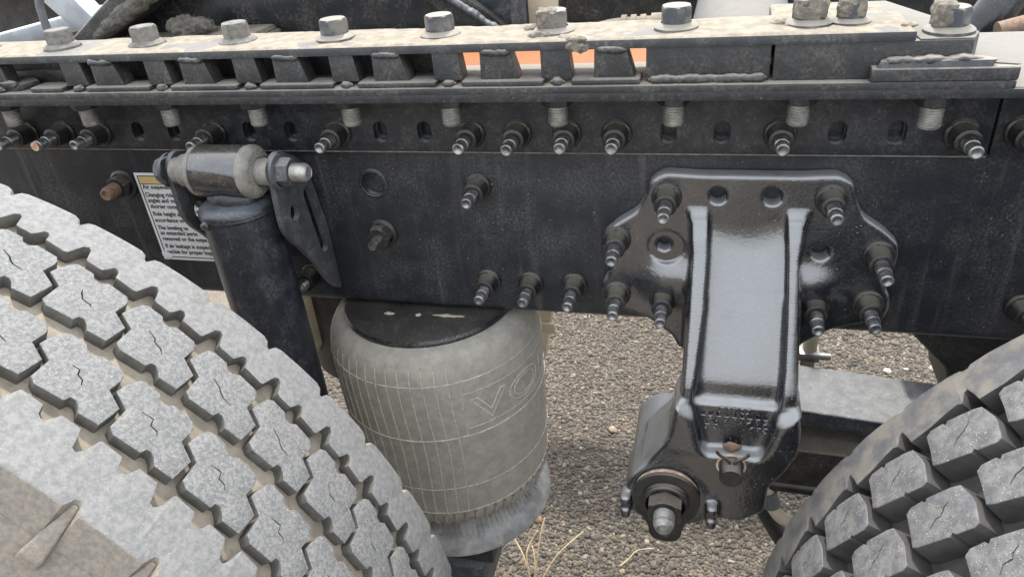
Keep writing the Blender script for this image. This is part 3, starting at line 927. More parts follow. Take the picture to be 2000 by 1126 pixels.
# eccentric teardrop washer, washers, nut and stud on the pivot
pv = child(mk('pivot_washer', *lathe([(.0335, 0), (.0345, .001), (.0345, .006), (.0330, .0072), (.0, .0072)], 48, OUT), 'rustcap', loc=(-.024, -.1075, .586)), hg)
tear = []
for k in range(25):
    a = rad(-20 + 220 * k / 24); tear.append((.0362 * math.cos(a), .0362 * math.sin(a)))
tear += [(-.0325, -.020), (-.0225, -.034), (-.0180, -.046), (-.0175, -.0555), (-.012, -.0640), (0, -.0665), (.012, -.0640), (.0175, -.0555), (.0180, -.046), (.0225, -.034), (.0325, -.020)]
o = from_bm('eccentric_plate', prism_bm(tear, lambda a, b: (a, -.0075, b), lambda a, b: (a, -.0125, b), .0010), 'bolt', None, 35)
cut(o, [slot_cutter(0, -.0505, .015, .015, -.03, .0)])
o.parent = pv
A = Acc()
A.add(lathe([(.0245, .0126), (.0250, .0132), (.0250, .0168), (.0240, .0178), (.0235, .0200), (.0210, .0206)], 40))
A.add(hexprism(.0195, .0178, .0345, .16), Matrix.Rotation(rad(30), 4, 'Z'))
ob = A.build('pivot_nut', 'bolt', pv, 32, rot=(rad(90), 0, 0))
v, f = lathe(thread(.0112, .030, .0450, .0016, .0006) + [(.0108, .0475), (.0084, .0530), (.0066, .0536), (.0060, .0495), (0, .0490)], 32)
mk('pivot_stud', v, f, 'steel', pv, 50, rot=(rad(90), 0, 0))

# ------------------------------------------------------------------ leaf springs running back from the hanger
lf = empty('spring_leaf', (.35, .12, .54))
tag(lf, 'broad dusty grey leaf spring lying flat behind the hanger', 'leaf spring', 'leaf springs')
def leaf(root, x0, x1, y0, y1, zt, zb, sag, mat, nm='leaf'):
    bm = bmesh.new(); n = 24; rows = []
    for i in range(n + 1):
        x = x0 + (x1 - x0) * i / n; t = i / n
        s = sag * math.sin(t * 1.4)
        rows.append([bm.verts.new(p) for p in ((x, y0, zt + s), (x, y1, zt + s), (x, y1, zb + s), (x, y0, zb + s))])
    for a, b in zip(rows[:-1], rows[1:]):
        for k in range(4): bm.faces.new((a[k], b[k], b[(k + 1) % 4], a[(k + 1) % 4]))
    bm.faces.new(rows[0]); bm.faces.new(rows[-1][::-1])
    bmesh.ops.recalc_face_normals(bm, faces=bm.faces)
    bevel(bm, .004, 3, 40)
    return child(from_bm(nm, bm, mat, None, 40), root)
leaf(lf, .02, .78, .074, .172, .574, .548, -.050, 'leaf')
lf2 = empty('spring_leaf', (.35, .12, .44))
tag(lf2, 'dark lower leaf spring with a rolled bright edge under the grey leaf', 'leaf spring', 'leaf springs')
leaf(lf2, .0, .78, .058, .165, .516, .452, -.02, 'dark')
child(Acc().add(tube([(.02, .060, .448), (.3, .060, .440), (.5, .060, .43)], .008, 12)).build('rolled_edge', 'bolt', None, 60), lf2)
# upright cream pipe with clamp behind the frame
pp = empty('fuel_pipe', (.150, .2, .45))
tag(pp, 'cream upright pipe with a bolted clamp behind the hanger', 'pipe')
child(Acc().add(tube([(.1505, .2, .45), (.1505, .2, .62)], .0095, 20)).build('pipe_body', 'cream', None, 60), pp)
child(from_bm('clamp', box_bm(.136, .1635, .186, .214, .557, .571, .003), 'steel'), pp)
child(Acc().add(lathe([(0, 0), (.005, 0), (.005, .014), (0, .014)], 12, frame_to((1, 0, 0), (.1635, .193, .564)))).build('clamp_bolt', 'steel', None, 40), pp)
child(from_bm('clamp_plate', box_bm(.120, .1355, .190, .210, .540, .570, .002), 'dark'), pp)
# hose below the hanger
hs = empty('air_hose', (.11, .06, .40))
tag(hs, 'beige ribbed hose with a clip curling under the hanger foot', 'hose')
P_ = smooth_path([(.085, .07, .50), (.0985, .06, .445), (.108, .05, .417), (.128, .045, .398), (.17, .06, .385), (.26, .1, .38)], 6)
child(Acc().add(tube(P_, .0085, 14)).build('hose_body', 'cream', None, 60), hs)
child(Acc().add(tube([(.1025, .056, .434), (.109, .0495, .4155)], .0108, 16)).build('hose_clip', 'pale', None, 40), hs)
P_ = smooth_path([(.08, .075, .46), (.095, .075, .40), (.12, .07, .35), (.15, .07, .30)], 5)
child(Acc().add(tube(P_, .012, 12)).build('hose_sleeve', 'dark', None, 60), hs)
# dark gusset under the frame beside the dark tyre
gs = empty('axle_gusset', (.33, .2, .45))
tag(gs, 'dark triangular gusset hanging under the frame beside the dark tyre', 'gusset')
child(from_bm('gusset_plate', prism_bm([(.258, .628), (.315, .570), (.330, .50), (.45, .40), (.7, .40), (.7, .66), (.258, .66)], lambda a, b: (a, .17, b), lambda a, b: (a, .30, b), .012, 3), 'dark'), gs)
child(Acc().add(lathe([(0, 0), (.055, 0), (.06, .01), (.06, .12), (0, .12)], 28, frame_to((.4, -1, .1), (.44, .2, .60)))).build('gusset_boss', 'dark', None, 40), gs)

# ------------------------------------------------------------------ air spring
TOPC, BOTC = Vector((-.3265, .040, .7315)), Vector((-.3240, .044, .395))
AX = (BOTC - TOPC).normalized()
asp = empty('air_spring', tuple(BOTC))
tag(asp, 'dusty grey rubber air spring bellows under the frame rail', 'air spring')
MA = frame_to(AX, TOPC)
HT = (BOTC - TOPC).length
PROF = [(.086, .012), (.102, .0085), (.1130, .0100), (.1225, .0165), (.1295, .028), (.1330, .044), (.1342, .060), (.1340, .10), (.1332, .15), (.1320, .20), (.1305, .235), (.1292, .250), (.1285, .262), (.1255, .273), (.1200, .282), (.1130, .287), (.104, .284)]
def bell_r(h):
    for (r0, h0), (r1, h1) in zip(PROF[1:-2], PROF[2:-1]):
        if h0 <= h <= h1: return r0 + (r1 - r0) * (h - h0) / (h1 - h0)
    return PROF[5][0]
sp_ = smooth_path([(r, 0, h) for r, h in PROF], 5)
v, f = lathe([(p.x, p.z) for p in sp_], 128, MA)
child(mk('bellows', v, f, 'bellows', None, 180), asp)
v, f = lathe([(0, .0), (.101, .0), (.1065, .0015), (.1085, .0050), (.1075, .0105), (.1035, .0125), (.09, .0128)], 96, MA)
child(mk('bead_plate', v, f, 'plate', None, 40), asp)
def on_bell(ang, h, lift=0.0):
    r = bell_r(h) + lift
    return MA @ Vector((r * math.cos(ang), r * math.sin(ang), h))
# which local angle faces the camera
cdir = MA.inverted().to_3x3() @ Vector((.35, -.75, 0)); A0 = math.atan2(cdir.y, cdir.x)
sgn = 1 if (MA.to_3x3() @ Vector((-math.sin(A0), math.cos(A0), 0))).x > 0 else -1
def ang_at(t): return A0 + sgn * t            # t grows to the right in the photo
rn = random.Random(3)
for h, r in ((.046, .0008), (.127, .00115), (.210, .0008), (.255, .0009)):
    pts = [on_bell(2 * math.pi * i / 220, h + rn.uniform(-.0004, .0004), .0001) for i in range(221)]
    rr = [r * rn.uniform(.55, 1.35) for _ in pts]
    child(Acc().add(tube(pts, rr, 6)).build('mould_line', 'bellows_line', None, 180), asp)
for i in range(58):
    t = 2 * math.pi * i / 58
    if .10 < (t + math.pi) % (2 * math.pi) - math.pi < 1.5: continue
    a = ang_at(t)
    pts = [on_bell(a + rn.uniform(-.002, .002) + .012 * math.sin(h_ * 30), h_, .0000) for h_ in np.linspace(.020, .255, 26)]
    child(Acc().add(tube(pts, .0010, 5)).build('mould_rib', 'bellows_line', None, 180), asp)
for i in range(60):
    a = 2 * math.pi * i / 60
    pts = [on_bell(a, h_, .0002) for h_ in np.linspace(.256, .285, 8)]
    child(Acc().add(tube(pts, .0026, 8)).build('roll_ridge', 'bellows', None, 180), asp)
for h in (.064, .116):
    pts = [on_bell(ang_at(t), h, .0001) for t in np.linspace(.10, 1.5, 60)]
    child(Acc().add(tube(pts, .0006, 6)).build('panel_line', 'bellows_line', None, 180), asp)
child(Acc().add(tube([on_bell(ang_at(.09), h, 0) for h in np.linspace(.047, .127, 12)], .0006, 6)).build('panel_line', 'bellows_line', None, 180), asp)
# raised outline letters
def letters(txt):
    cu = bpy.data.curves.new('t', 'FONT'); cu.body = txt; cu.size = .0505; cu.fill_mode = 'NONE'; cu.bevel_depth = .0009; cu.bevel_resolution = 1
    cu.space_character = 1.06
    t_ = bpy.data.objects.new('t', cu); COL.objects.link(t_)
    dg = bpy.context.evaluated_depsgraph_get(); dg.update()
    me = bpy.data.meshes.new_from_object(t_.evaluated_get(dg))
    me.materials.clear()
    for v_ in me.vertices:
        s, u, w = v_.co.x * 1.5, v_.co.y, v_.co.z
        v_.co = on_bell(ang_at(.17 + s / .134), .1090 - u, w + .0002)
    bpy.data.objects.remove(t_); bpy.data.curves.remove(cu)
    finish(me, 'bellows_line', 180)
    return put('raised_letters', me)
child(letters('VOL'), asp)
v, f = lathe([(.09, .255), (.100, .262), (.102, .278), (.104, .298), (.110, .314), (.120, .324), (.1275, .332), (.1285, .340), (.1240, .344), (.05, .344)], 96, MA)
child(mk('piston', v, f, 'pistonm', None, 40), asp)
for i in range(96):
    a = 2 * math.pi * i / 96
    pts = [MA @ Vector((r * math.cos(a), r * math.sin(a), h)) for r, h in ((.1020, .272), (.1042, .297), (.1100, .3125), (.1165, .3215))]
    child(Acc().add(tube(pts, [.0016, .0018, .0016, .0003], 6)).build('piston_rib', 'pistonm', None, 180), asp)
child(from_bm('foot_beam', box_bm(-.372, -.262, -.04, .12, .33, .388, .006), 'dark'), asp)
child(from_bm('foot_beam', box_bm(-.78, -.276, -.050, .085, .262, .329, .006), 'leaf'), asp)
for i, (x, w) in enumerate(((-.360, .007), (-.324, .004), (-.285, .024))):
    v, f = blob(3, (w, .003, .0022), .0014, 220, i + 60)
    child(mk('paint_peel', v, f, 'cream', smooth=180, loc=(x, -.013 if i < 2 else -.011, .7300)), asp)

# ------------------------------------------------------------------ shock absorber and its bracket
sh = empty('shock_absorber', (-.48, -.072, .35))
tag(sh, 'black shock absorber tube with a bushed eye beside the dusty tyre', 'shock absorber')
EX, EY, EZ = -.480, -.072, .936
v, f = lathe([(0, .35), (.0395, .35), (.0395, .888), (.0392, .8915), (.0405, .8925), (.0410, .8970), (.0395, .9005), (.034, .9045), (.0, .9080)], 56)
child(mk('tube_body', v, f, 'shock', None, 40, loc=(EX, EY, 0)), sh)
v, f = lathe([(.0395, .0), (.0408, .001), (.0412, .0025), (.0405, .004), (.039, .005)], 56)
child(mk('seam_ring', v, f, 'shock', None, 180, loc=(EX, EY, .8915)), sh)
XM = frame_to((1, 0, 0), (EX, EY, EZ))
v, f = lathe([(.0215, -.030), (.0258, -.0300), (.0272, -.0285), (.0272, .0235), (.0262, .0250), (.0225, .0250)], 48, XM)
child(mk('eye', v, f, 'eyegloss', None, 40), sh)
v, f = lathe([(.0125, -.036), (.0215, -.0365), (.0265, -.0345), (.0262, -.0300), (.0235, -.0295)], 40, XM)
child(mk('bush', v, f, 'rubberbush', None, 50), sh)
v, f = lathe([(.0235, .0245), (.0268, .0252), (.0276, .0290), (.0272, .0335), (.0225, .0375), (.0150, .0385)], 40, XM)
child(mk('bush', v, f, 'rubberbush', None, 50), sh)
v, f = lathe([(.0, -.062), (.0140, -.062), (.0140, -.034), (.0140, .036), (.0140, .0525), (0, .0525)], 32, XM)
child(mk('sleeve', v, f, 'rubberbush', None, 40), sh)
v, f = lathe([(.014, -.0535), (.0170, -.052), (.0182, -.047), (.0175, -.041), (.0195, -.038), (.0185, -.034)], 32, XM)
child(mk('sleeve_collar', v, f, 'rubberbush', None, 60), sh)
for i in range(14):
    a = rad(i * 360 / 14)
    tv, tf = [], []
    pts = [XM @ Vector((.0205 * math.cos(a) + .0026 * math.cos(b), .0205 * math.sin(a) + .0026 * math.sin(b), .0380 - .002 * 0)) for b in np.linspace(0, 2 * math.pi, 11)]
    child(Acc().add(tube(pts, .0005, 5)).build('bush_mark', 'rubberbush', None, 180), sh)
child(Acc().add(blob(4, (.030, .022, .018), .002, 60, 4, (EX, EY, EZ - .028))).build('eye_weld', 'shock', None, 180), sh)
v, f = blob(3, (.006, .004, .005), .001, 200, 31)
child(mk('weld_drip', v, f, 'shock', smooth=180, loc=(EX - .018, EY - .0365, .890)), sh)

sb = empty('shock_bracket', (-.484, -.03, .76))
tag(sb, 'black forked steel bracket holding the shock absorber eye', 'bracket')
earR = [(-.083, .933), (-.0815, .944), (-.074, .9525), (-.064, .9550), (-.052, .9500), (-.031, .936), (-.019, .923), (-.013, .90), (-.0012, .845), (-.0012, .757), (-.011, .762), (-.028, .783), (-.047, .820), (-.062, .840), (-.082, .866), (-.0875, .881), (-.086, .905)]
earL = [(-.083, .933), (-.0815, .944), (-.074, .9525), (-.064, .9550), (-.052, .9500), (-.031, .938), (-.0012, .925), (-.0012, .790), (-.020, .800), (-.048, .836), (-.060, .853), (-.077, .873), (-.083, .888), (-.084, .91)]
def ear(pts, x, nm, holes):
    o = from_bm(nm, prism_bm(round_poly(pts, .008, 3), lambda a, b: (x - .0031, a, b), lambda a, b: (x + .0031, a, b), .0012), 'ear', None, 35)
    cs_ = []
    for (y, z, w, h, tilt) in holes:
        v_, f_ = slot_cutter(0, 0, w, h, x - .02, x + .02)
        ca, sa = math.cos(tilt), math.sin(tilt)
        v_ = [(q[1], y + q[0] * ca - q[2] * sa, z + q[0] * sa + q[2] * ca) for q in v_]
        cs_.append((v_, f_))
    cut(o, cs_)
    return child(o, sb)
ear(earR, -.425, 'ear', [(-.060, .885, .017, .019, 0), (-.0235, .858, .016, .085, rad(8))])
ear(earL, -.5445, 'ear', [(-.0575, .884, .0165, .019, 0)])
child(from_bm('back_plate', box_bm(-.5413, -.4282, -.0065, -.0006, .80, .918, .001), 'shock'), sb)
bo = empty('x'); bpy.data.objects.remove(bo)
A = Acc()
A.add(lathe([(.0185, .0), (.0185, .0028), (.0165, .0045), (.015, .0048)], 32))
A.add(hexprism(.0150, .003, .0170, .2), Matrix.Rotation(.25, 4, 'Z'))
m4 = frame_to((1, 0, 0), (-.4218, EY, EZ))
pb = child(Acc().add((A.v, A.f), m4).build('eye_nut', 'ear', None, 32), sb)
v, f = lathe(thread(.0095, .012, .0315, .0021, .0007) + [(.0085, .0335), (.0062, .0350), (.0058, .0342), (0, .0342)], 28, m4)
mk('eye_stud', v, f, 'steel', pb, 50)
pb.children[0].matrix_parent_inverse = Matrix.Translation(sb.location).inverted() @ Matrix.Identity(4) if False else Matrix.Identity(4)
m4 = frame_to((-1, 0, 0), (-.5477, EY, EZ))
A = Acc()
A.add(lathe([(.0185, .0), (.0185, .0028), (.0150, .0048)], 32), m4)
A.add(hexprism(.0150, .003, .0130, .2), m4)
child(A.build('eye_bolt_head', 'ear', None, 32), sb)

# ------------------------------------------------------------------ printed notice on the web
dc = empty('notice_sticker', (-.62, -.001, .783))
tag(dc, 'white notice sticker with a yellow band and black print on the frame', 'sticker')
SX0, SX1, SZ0, SZ1 = -.6655, -.500, .7835, .9015
def flat(name, x0, x1, z0, z1, y, mat):
    return child(mk(name, [(x0, y, z0), (x1, y, z0), (x1, y, z1), (x0, y, z1), (x0, y + .0003, z0), (x1, y + .0003, z0), (x1, y + .0003, z1), (x0, y + .0003, z1)],
              [(0, 1, 2, 3), (7, 6, 5, 4), (0, 4, 5, 1), (1, 5, 6, 2), (2, 6, 7, 3), (3, 7, 4, 0)], mat, smooth=0), dc)
flat('sheet', SX0, SX1, SZ0, SZ1, -.0007, 'sticker')
for a in ((SX0 + .0035, SX1, SZ1 - .0045, SZ1 - .0035), (SX0 + .0035, SX0 + .0045, SZ0 + .0035, SZ1 - .0045), (SX0 + .0045, SX1, SZ0 + .0035, SZ0 + .0045), (SX0 + .0045, SX1, SZ1 - .0147, SZ1 - .0139)):
    flat('border_line', *a, -.0011, 'ink')
flat('yellow_band', SX0 + .0047, SX1, SZ1 - .0137, SZ1 - .0047, -.0011, 'gold')
LINES = [(-0.6589, 0.8811, 'Air suspensio'), (-0.6593, 0.8707, 'Changing ride'), (-0.6586, 0.8632, 'angles and ma'), (-0.6580, 0.8553, 'shorter comp'), (-0.6582, 0.8452, 'Ride height a'), (-0.6585, 0.8368, 'accordance wi'), (-0.6583, 0.8263, 'The leveling va'), (-0.6574, 0.8190, 'an extended perio'), (-0.6574, 0.8110, 'removed or the suspe'), (-0.6572, 0.8008, 'If air leakage is suspect'), (-0.6572, 0.7927, 'packet for proper inspe'), (-0.5937, 0.8582, 'life'), (-0.5959, 0.8499, 'm')]
def text_mesh(txt, size, x, z, y, bold=.00012):
    cu = bpy.data.curves.new('t', 'FONT'); cu.body = txt; cu.size = size; cu.offset = bold; cu.extrude = .00008; cu.space_character = 1.04
    t_ = bpy.data.objects.new('t', cu); COL.objects.link(t_)
    dg = bpy.context.evaluated_depsgraph_get(); dg.update()
    me = bpy.data.meshes.new_from_object(t_.evaluated_get(dg)); me.materials.clear()
    for v_ in me.vertices: v_.co = (x + v_.co.x * .86, y - v_.co.z, z + v_.co.y)
    bpy.data.objects.remove(t_); bpy.data.curves.remove(cu)
    finish(me, 'ink', 0)
    return put('printed_line', me)
for x, z, t_ in LINES:
    child(text_mesh(t_, .0080, x, z, -.0011), dc)
v, f = blob(3, (.008, .0009, .0075), .0006, 120, 3)
child(mk('lifted_corner', v, f, 'sticker', smooth=180, loc=(SX0 + .007, -.0006, SZ0 + .007)), dc)
#PART4
# ------------------------------------------------------------------ tyres
def flat_piece(pts, R, depth, bv, cuts, wall_mat=1, flare=0.0, openl=None):
    """outline in (s,y) raised from R-depth to R, bent on the wheel; returns bmesh in wheel axes"""
    bm = bmesh.new()
    cx = sum(p[0] for p in pts) / len(pts); cy = sum(p[1] for p in pts) / len(pts)
    top = [bm.verts.new((s, y, R)) for s, y in pts]
    bot = [bm.verts.new((cx + (s - cx) * (1 + flare), cy + (y - cy) * (1 + flare), R - depth)) for s, y in pts]
    n = len(pts)
    ft = bm.faces.new(top)
    for i in range(n):
        q = bm.faces.new((top[i], top[(i + 1) % n], bot[(i + 1) % n], bot[i])); q.material_index = wall_mat
    bmesh.ops.recalc_face_normals(bm, faces=bm.faces)
    if ft.normal.z < 0: bmesh.ops.reverse_faces(bm, faces=bm.faces)
    if bv:
        es = [e for e in ft.edges]
        bmesh.ops.bevel(bm, geom=es, offset=bv, segments=2, affect='EDGES', profile=.5, clamp_overlap=True)
    return bm
def bend(bm, cuts):
    for s in cuts:
        g_ = bm.verts[:] + bm.edges[:] + bm.faces[:]
        bmesh.ops.bisect_plane(bm, geom=g_, plane_co=(s, 0, 0), plane_no=(1, 0, 0))
def to_wheel(bm, R):
    for v_ in bm.verts:
        s, y, r = v_.co; a = s / R
        v_.co = (r * math.sin(a), y, r * math.cos(a))
def sipe_cut(bm, path, R, w=.0006, depth=.006):
    """real slit through the block's face"""
    me = bpy.data.meshes.new('s'); bm.to_mesh(me)
    o = bpy.data.objects.new('s', me); COL.objects.link(o)
    L, Rr = [], []
    for i, p in enumerate(path):
        a = Vector(path[max(0, i - 1)]); b = Vector(path[min(len(path) - 1, i + 1)])
        t = (b - a).normalized(); nn = Vector((-t.y, t.x)); ww = w * (.5 if i in (0, len(path) - 1) else 1)
        L.append(Vector(p) + nn * ww); Rr.append(Vector(p) - nn * ww)
    ring = L + Rr[::-1]; k = len(ring)
    v_ = [(p.x, p.y, R + .01) for p in ring] + [(p.x, p.y, R - depth) for p in ring]
    f_ = [tuple(range(k)), tuple(range(k, 2 * k))[::-1]] + [(i, (i + 1) % k, k + (i + 1) % k, k + i) for i in range(k)]
    for _ in range(2): o.data.materials.append(M['groovewall'])
    cut(o, [(v_, f_)])
    bm2 = bmesh.new(); bm2.from_mesh(o.data)
    bpy.data.objects.remove(o)
    bm.free()
    return bm2
def ring_rib(name, root, R, depth, N, edge_a, edge_b, mats, shoulder, down=.02):
    """continuous shoulder rib: edge_a faces the groove, edge_b the sidewall; both per pitch, s from 0 to p"""
    p = 2 * math.pi * R / N
    bm = bmesh.new()
    A_ = [bm.verts.new((s, y, R)) for s, y in edge_a]
    B_ = [bm.verts.new((s, y, R)) for s, y in edge_b]
    top = bm.faces.new(A_ + B_[::-1])
    Ad = [bm.verts.new((s, y + (0.0012 if shoulder > 0 else -.0012) * 0, R - depth)) for s, y in edge_a]
    Bd = [bm.verts.new((s, y + shoulder, R - down)) for s, y in edge_b]
    for i in range(len(A_) - 1):
        bm.faces.new((A_[i], A_[i + 1], Ad[i + 1], Ad[i])).material_index = 1
    for i in range(len(B_) - 1):
        bm.faces.new((B_[i], B_[i + 1], Bd[i + 1], Bd[i])).material_index = 2
    bmesh.ops.recalc_face_normals(bm, faces=bm.faces)
    top.normal_update()
    if top.normal.z < 0: bmesh.ops.reverse_faces(bm, faces=bm.faces)
    bm.edges.ensure_lookup_table()
    es = [e for e in top.edges if len(e.link_faces) == 2]
    bmesh.ops.bevel(bm, geom=es, offset=.0011, segments=2, affect='EDGES', profile=.5, clamp_overlap=True)
    bmesh.ops.triangulate(bm, faces=[f_ for f_ in bm.faces if len(f_.verts) > 4])
    bend(bm, [p * k / 4 for k in range(1, 4)])
    for f_ in bm.faces:
        f_.normal_update()
        if f_.normal.z < .8:
            yc = f_.calc_center_median().y
            ya = sum(y for _, y in edge_a) / len(edge_a); yb = sum(y for _, y in edge_b) / len(edge_b)
            f_.material_index = 2 if abs(yc - yb) < abs(yc - ya) else 1
    bm.verts.index_update()
    V0 = np.array([v_.co[:] for v_ in bm.verts]); F0 = [tuple(v_.index for v_ in f_.verts) for f_ in bm.faces]; m0 = [f_.material_index for f_ in bm.faces]
    bm.free()
    V, F, mm = [], [], []
    for k in range(N):
        a = (V0[:, 0] + k * p) / R
        V.append(np.c_[V0[:, 2] * np.sin(a), V0[:, 1], V0[:, 2] * np.cos(a)])
        F += [tuple(i + k * len(V0) for i in q) for q in F0]; mm += m0
    me = bpy.data.meshes.new(name); me.from_pydata([tuple(x) for x in np.concatenate(V)], [], F)
    me.polygons.foreach_set('material_index', mm)
    bm = bmesh.new(); bm.from_mesh(me); bmesh.ops.remove_doubles(bm, verts=bm.verts, dist=1e-5); bm.to_mesh(me); bm.free()
    finish(me, mats, 32)
    return put(name, me, root)
def revolve(name, prof, n, mat, root, smooth=60):
    v_, f_ = lathe([(r, -y) for r, y in prof], n, OUT)      # axis +Z -> -Y, so h=-y
    return mk(name, v_, f_, mat, root, smooth)

# --- worn dusty tyre
R1, N1 = .515, 54
p1 = 2 * math.pi * R1 / N1
wl = empty('truck_wheel', (-.73, 0, R1))
tag(wl, 'worn pale grey dusty truck tyre with zigzag blocks, in front of the air spring', 'tyre', 'truck tyres')
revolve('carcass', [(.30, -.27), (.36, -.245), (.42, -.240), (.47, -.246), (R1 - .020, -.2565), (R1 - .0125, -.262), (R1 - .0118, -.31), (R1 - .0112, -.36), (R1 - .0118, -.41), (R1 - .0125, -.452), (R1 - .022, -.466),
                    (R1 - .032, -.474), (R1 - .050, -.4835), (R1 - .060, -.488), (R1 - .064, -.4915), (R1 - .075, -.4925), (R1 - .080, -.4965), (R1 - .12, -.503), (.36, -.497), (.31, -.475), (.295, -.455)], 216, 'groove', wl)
sw = revolve('sidewall', [(R1 - .0235, -.4672), (R1 - .032, -.4748), (R1 - .050, -.4842), (R1 - .060, -.4888), (R1 - .064, -.4922), (R1 - .0755, -.4932), (R1 - .080, -.4972), (R1 - .12, -.5037), (.36, -.4977), (.31, -.4757)], 216, 'sidewall', wl)
for r_, y_ in ((R1 - .066, -.4935), (R1 - .10, -.5012)):
    revolve('sidewall_ring', [(r_ + .003, y_ + .001), (r_ + .002, y_ - .0012), (r_ - .002, y_ - .0012), (r_ - .003, y_ + .001)], 216, 'sidewall', wl)
revolve('rim', [(.10, -.36), (.14, -.36), (.20, -.34), (.26, -.34), (.275, -.40), (.285, -.46), (.300, -.470), (.306, -.462), (.300, -.452)], 96, 'alu', wl, 40)
S0 = .2535            # phase of the notches on the inner edge (metres along the tread)
# inner rib: groove edge at y about -.2935 with a large and a small notch per pitch
def per(off): return (off - S0) % p1
ea = [(0, -.2930), (.0120, -.2945), (.0145, -.2935), (.0185, -.2810), (.0215, -.2788), (.0245, -.2808), (.0285, -.2910), (.0310, -.2922), (.0435, -.2930), (.0455, -.2900), (.0480, -.2850), (.0505, -.2845), (.0530, -.2865), (.0548, -.2925), (p1, -.2930)]
eb = [(0, -.2615), (.0030, -.2555), (.0080, -.2538), (.0300, -.2535), (p1 - .010, -.2538), (p1 - .005, -.2560), (p1 - .002, -.2612), (p1, -.2615)]
o = ring_rib('shoulder_rib', wl, R1, .0125, N1, ea, eb, ['tread_rib', 'groovewall', 'groove'], .004)
o.rotation_euler = (0, S0 / R1, 0)
# outer rib
S1 = .3300
ea = [(0, -.4115), (.0170, -.4125), (.0195, -.4195), (.0225, -.4215), (.0255, -.4210), (.0280, -.4165), (.0300, -.4120), (.0450, -.4125), (.0475, -.4180), (.0500, -.4265), (.0530, -.4275), (.0560, -.4240), (.0590, -.4130), (p1, -.4115)]
eb = [(0, -.4600), (.0105, -.4600), (.0125, -.4560), (.0140, -.4525), (.0165, -.4515), (.0190, -.4525), (.0205, -.4560), (.0225, -.4600), (p1, -.4600)]
o = ring_rib('shoulder_rib', wl, R1, .0125, N1, ea, eb, ['tread_rib', 'groovewall', 'sidewall'], -.011, .026)
o.rotation_euler = (0, S1 / R1, 0)
# side lugs under the outer rib notches
bm = bmesh.new()
for p_ in [(-.0025, -.4540, R1 - .002), (.0025, -.4540, R1 - .002), (-.0080, -.4825, R1 - .0300), (.0080, -.4825, R1 - .0300), (-.0080, -.4835, R1 - .0370), (.0080, -.4835, R1 - .0370),
           (-.004, -.448, R1 - .018), (.004, -.448, R1 - .018), (-.0075, -.470, R1 - .045), (.0075, -.470, R1 - .045)]: bm.verts.new(p_)
bmesh.ops.convex_hull(bm, input=bm.verts)
bevel(bm, .0022, 3, 15)
bmesh.ops.recalc_face_normals(bm, faces=bm.faces)
LUG = bpy.data.meshes.new('side_lug'); bm.to_mesh(LUG); bm.free(); finish(LUG, 'sidewall', 60)
for k in range(N1):
    put('side_lug', LUG, wl, None, (0, (S1 + .0165 + p1 * k) / R1, 0))
def block_mesh(name, pts, R, depth, bv, mats, sipe, flare=0.0, cutsn=4, ctr=None):
    c = ctr if ctr is not None else sum(a for a, _ in pts) / len(pts)
    pts = [(a - c, b) for a, b in pts]
    bm = flat_piece(pts, R, depth, bv, None, 1, flare)
    if sipe: bm = sipe_cut(bm, [(a - c, b) for a, b in sipe], R)
    bmesh.ops.triangulate(bm, faces=[f_ for f_ in bm.faces if len(f_.verts) > 4])
    a0 = min(v_.co.x for v_ in bm.verts); a1 = max(v_.co.x for v_ in bm.verts)
    bend(bm, [a0 + (a1 - a0) * k / (cutsn + 1) for k in range(1, cutsn + 1)])
    to_wheel(bm, R)
    me = bpy.data.meshes.new(name); bm.to_mesh(me); bm.free()
    finish(me, mats, 32)
    return me, c
blkA = [(.3335, -.3185), (.3345, -.3120), (.3385, -.3015), (.3425, -.2990), (.3555, -.3000), (.3590, -.3040), (.3640, -.3050), (.3690, -.3010), (.3860, -.3025), (.3895, -.3060), (.3905, -.3100), (.3895, -.3205), (.4035, -.3280), (.4030, -.3340),
        (.4015, -.3465), (.3865, -.3475), (.3830, -.3430), (.3790, -.3405), (.3755, -.3410), (.3740, -.3455), (.3530, -.3465), (.3475, -.3430), (.3470, -.3260)]
def jitter(path, k, rn_):
    """every block cracked a little differently"""
    m_ = len(path) // 2
    return [(a + rn_.uniform(-k, k) * (1 if 0 < i_ < len(path) - 1 else 1.6), b + rn_.uniform(-k, k)) for i_, (a, b) in enumerate(path)]
rj = random.Random(21)
sipA = [(.3585, -.3190), (.3640, -.3215), (.3665, -.3250), (.3720, -.3265), (.3765, -.3295)]
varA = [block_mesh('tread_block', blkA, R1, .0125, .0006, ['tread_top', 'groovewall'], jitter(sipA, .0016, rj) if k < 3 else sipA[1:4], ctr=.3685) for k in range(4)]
blkB = [(a + .0395, b - .0575) for a, b in blkA]
varB = [block_mesh('tread_block', blkB, R1, .0125, .0006, ['tread_top', 'groovewall'], jitter([(a + .0395, b - .0575) for a, b in sipA], .0018, rj), ctr=.408) for k in range(4)]
for var in (varA, varB):
    for k in range(N1):
        me, c = rj.choice(var)
        put('tread_block', me, wl, None, (0, (c + p1 * k) / R1, 0))

